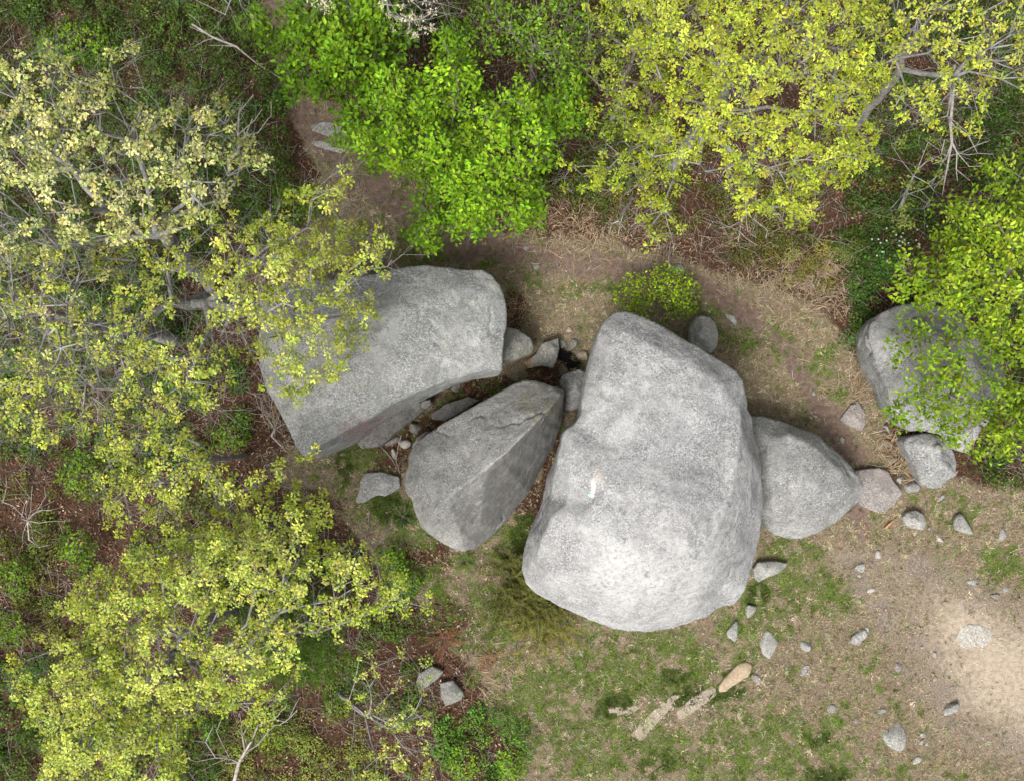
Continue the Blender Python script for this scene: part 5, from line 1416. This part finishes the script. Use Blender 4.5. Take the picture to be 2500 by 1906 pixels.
L = np.concatenate(LL)
o = mesh_obj('undergrowth', scatter_mesh('undergrowth', T_SMALL, np.concatenate(PO), np.concatenate(DI), np.concatenate(UP), L, L * .9, np.concatenate(CC)), M_UNDER)
tag(o, 'low leafy undergrowth covering the woodland floor', 'undergrowth', kind='stuff')

# fine brush twigs standing in the undergrowth
n = 5200
x, y = cover_points(n * 3, r_)
f = fields(x, y)
k = (f['open'] < .3) & (fbm2(x, y, 80, 151, 3) > .45)
x, y = x[k][:n], y[k][:n]
n = len(x)
p0 = ground_pos(x, y, 0)
d = rand_dirs(n, r_, .15, .9)
l = r_.uniform(.2, .65, n)[:, None]
p1 = p0 + d * l; p2 = p1 + unit(d + rand_dirs(n, r_) * .6) * l * .7
o = mesh_obj('brush_twigs', tubes_mesh('brush_twigs', (np.concatenate([p0, p1]), np.concatenate([p1, p2]), np.concatenate([np.full(n, .006), np.full(n, .004)]), np.concatenate([np.full(n, .004), np.full(n, .002)])), 3), B_DEAD)
tag(o, 'fine grey and brown brush twigs among the undergrowth', 'twigs', kind='stuff')

# pebbles and wood chips strewn over the clearing
px, py = cover_points(9000, r_, (1000, 1200, 2600, 2000))
f = fields(px, py)
k = r_.random(len(px)) < np.clip(.05 + .35 * f['bare'] + .3 * f['sand'], 0, 1) * (f['open'] > .6)
px, py = px[k], py[k]
v, fc = ICO[3]
bm = bmesh.new(); bmesh.ops.create_icosphere(bm, subdivisions=1, radius=1)
v = np.array([a.co[:] for a in bm.verts]); fc = np.array([[a.index for a in p.verts] for p in bm.faces]); bm.free()
n = len(px)
s = r_.lognormal(math.log(.010), .45, n).clip(.004, .035)
V = (v[None] * s[:, None, None] * r_.uniform(.6, 1.3, (n, 1, 3)) + ground_pos(px, py, .004)[:, None, :])
F = (np.arange(n)[:, None, None] * len(v) + fc[None]).reshape(-1, 3)
c = np.array((0.45, 0.41, 0.36)) * np.exp(r_.normal(0, .25, (n, 1))) * (1 + r_.normal(0, .05, (n, 3)))
o = mesh_obj('pebbles', np_mesh('pebbles', V.reshape(-1, 3), F, np.repeat(c, len(v), 0), True), M_LITTER)
tag(o, 'tiny pebbles strewn over the sandy turf', 'pebbles', kind='stuff')

cx_, cy_ = [], []
for (a, b, s1, m) in [(1700, 1715, 20, 50), (1605, 1750, 28, 14), (1800, 1680, 30, 14), (1740, 1625, 22, 14), (1840, 1660, 18, 16), (1600, 1740, 40, 18), (2108, 1287, 24, 0), (1300, 1230, 10, 6), (1160, 1540, 60, 14)]:
    cx_.append(r_.normal(a, s1, m)); cy_.append(r_.normal(b, s1 * .7, m))
cx_, cy_ = np.concatenate(cx_), np.concatenate(cy_)
n = len(cx_)
o = mesh_obj('wood_chips', scatter_mesh('wood_chips', T_SMALL, ground_pos(cx_, cy_, .06), rand_dirs(n, r_, -.1, .1), np.tile([0, 0, 1.0], (n, 1)), r_.uniform(.05, .11, n), r_.uniform(.018, .035, n), np.array((0.54, 0.48, 0.41)) * np.exp(r_.normal(0, .15, (n, 1)))), M_LITTER)
tag(o, 'whitish wood chips scattered around the rotten log', 'wood chips', kind='stuff')

fx = np.concatenate([r_.normal(2108, 26, 34), r_.normal(2170, 28, 26), r_.normal(2200, 20, 10)]); fy = np.concatenate([r_.normal(1290, 18, 34), r_.normal(625, 25, 26), r_.normal(600, 18, 10)])
hh = np.concatenate([np.full(34, .07), np.full(36, .62)])
n = len(fx)
m = 5
i = np.repeat(np.arange(n), m)
an = np.tile(np.arange(m) * 2 * math.pi / m, n)
cc = np.where((i < 34)[:, None], np.array((0.75, 0.66, 0.22)), np.array((0.82, 0.82, 0.78)))
o = mesh_obj('wild_flowers', scatter_mesh('wild_flowers', T_SMALL, ground_pos(fx, fy, hh)[i], np.stack([np.cos(an), np.sin(an), np.full(len(an), .25)], -1), np.tile([0, 0, 1.0], (len(i), 1)), np.where(i < 34, .016, .028), np.where(i < 34, .012, .02), cc), M_UNDER)
tag(o, 'tiny yellow and white wild flowers in grass and bush', 'flowers', kind='stuff')
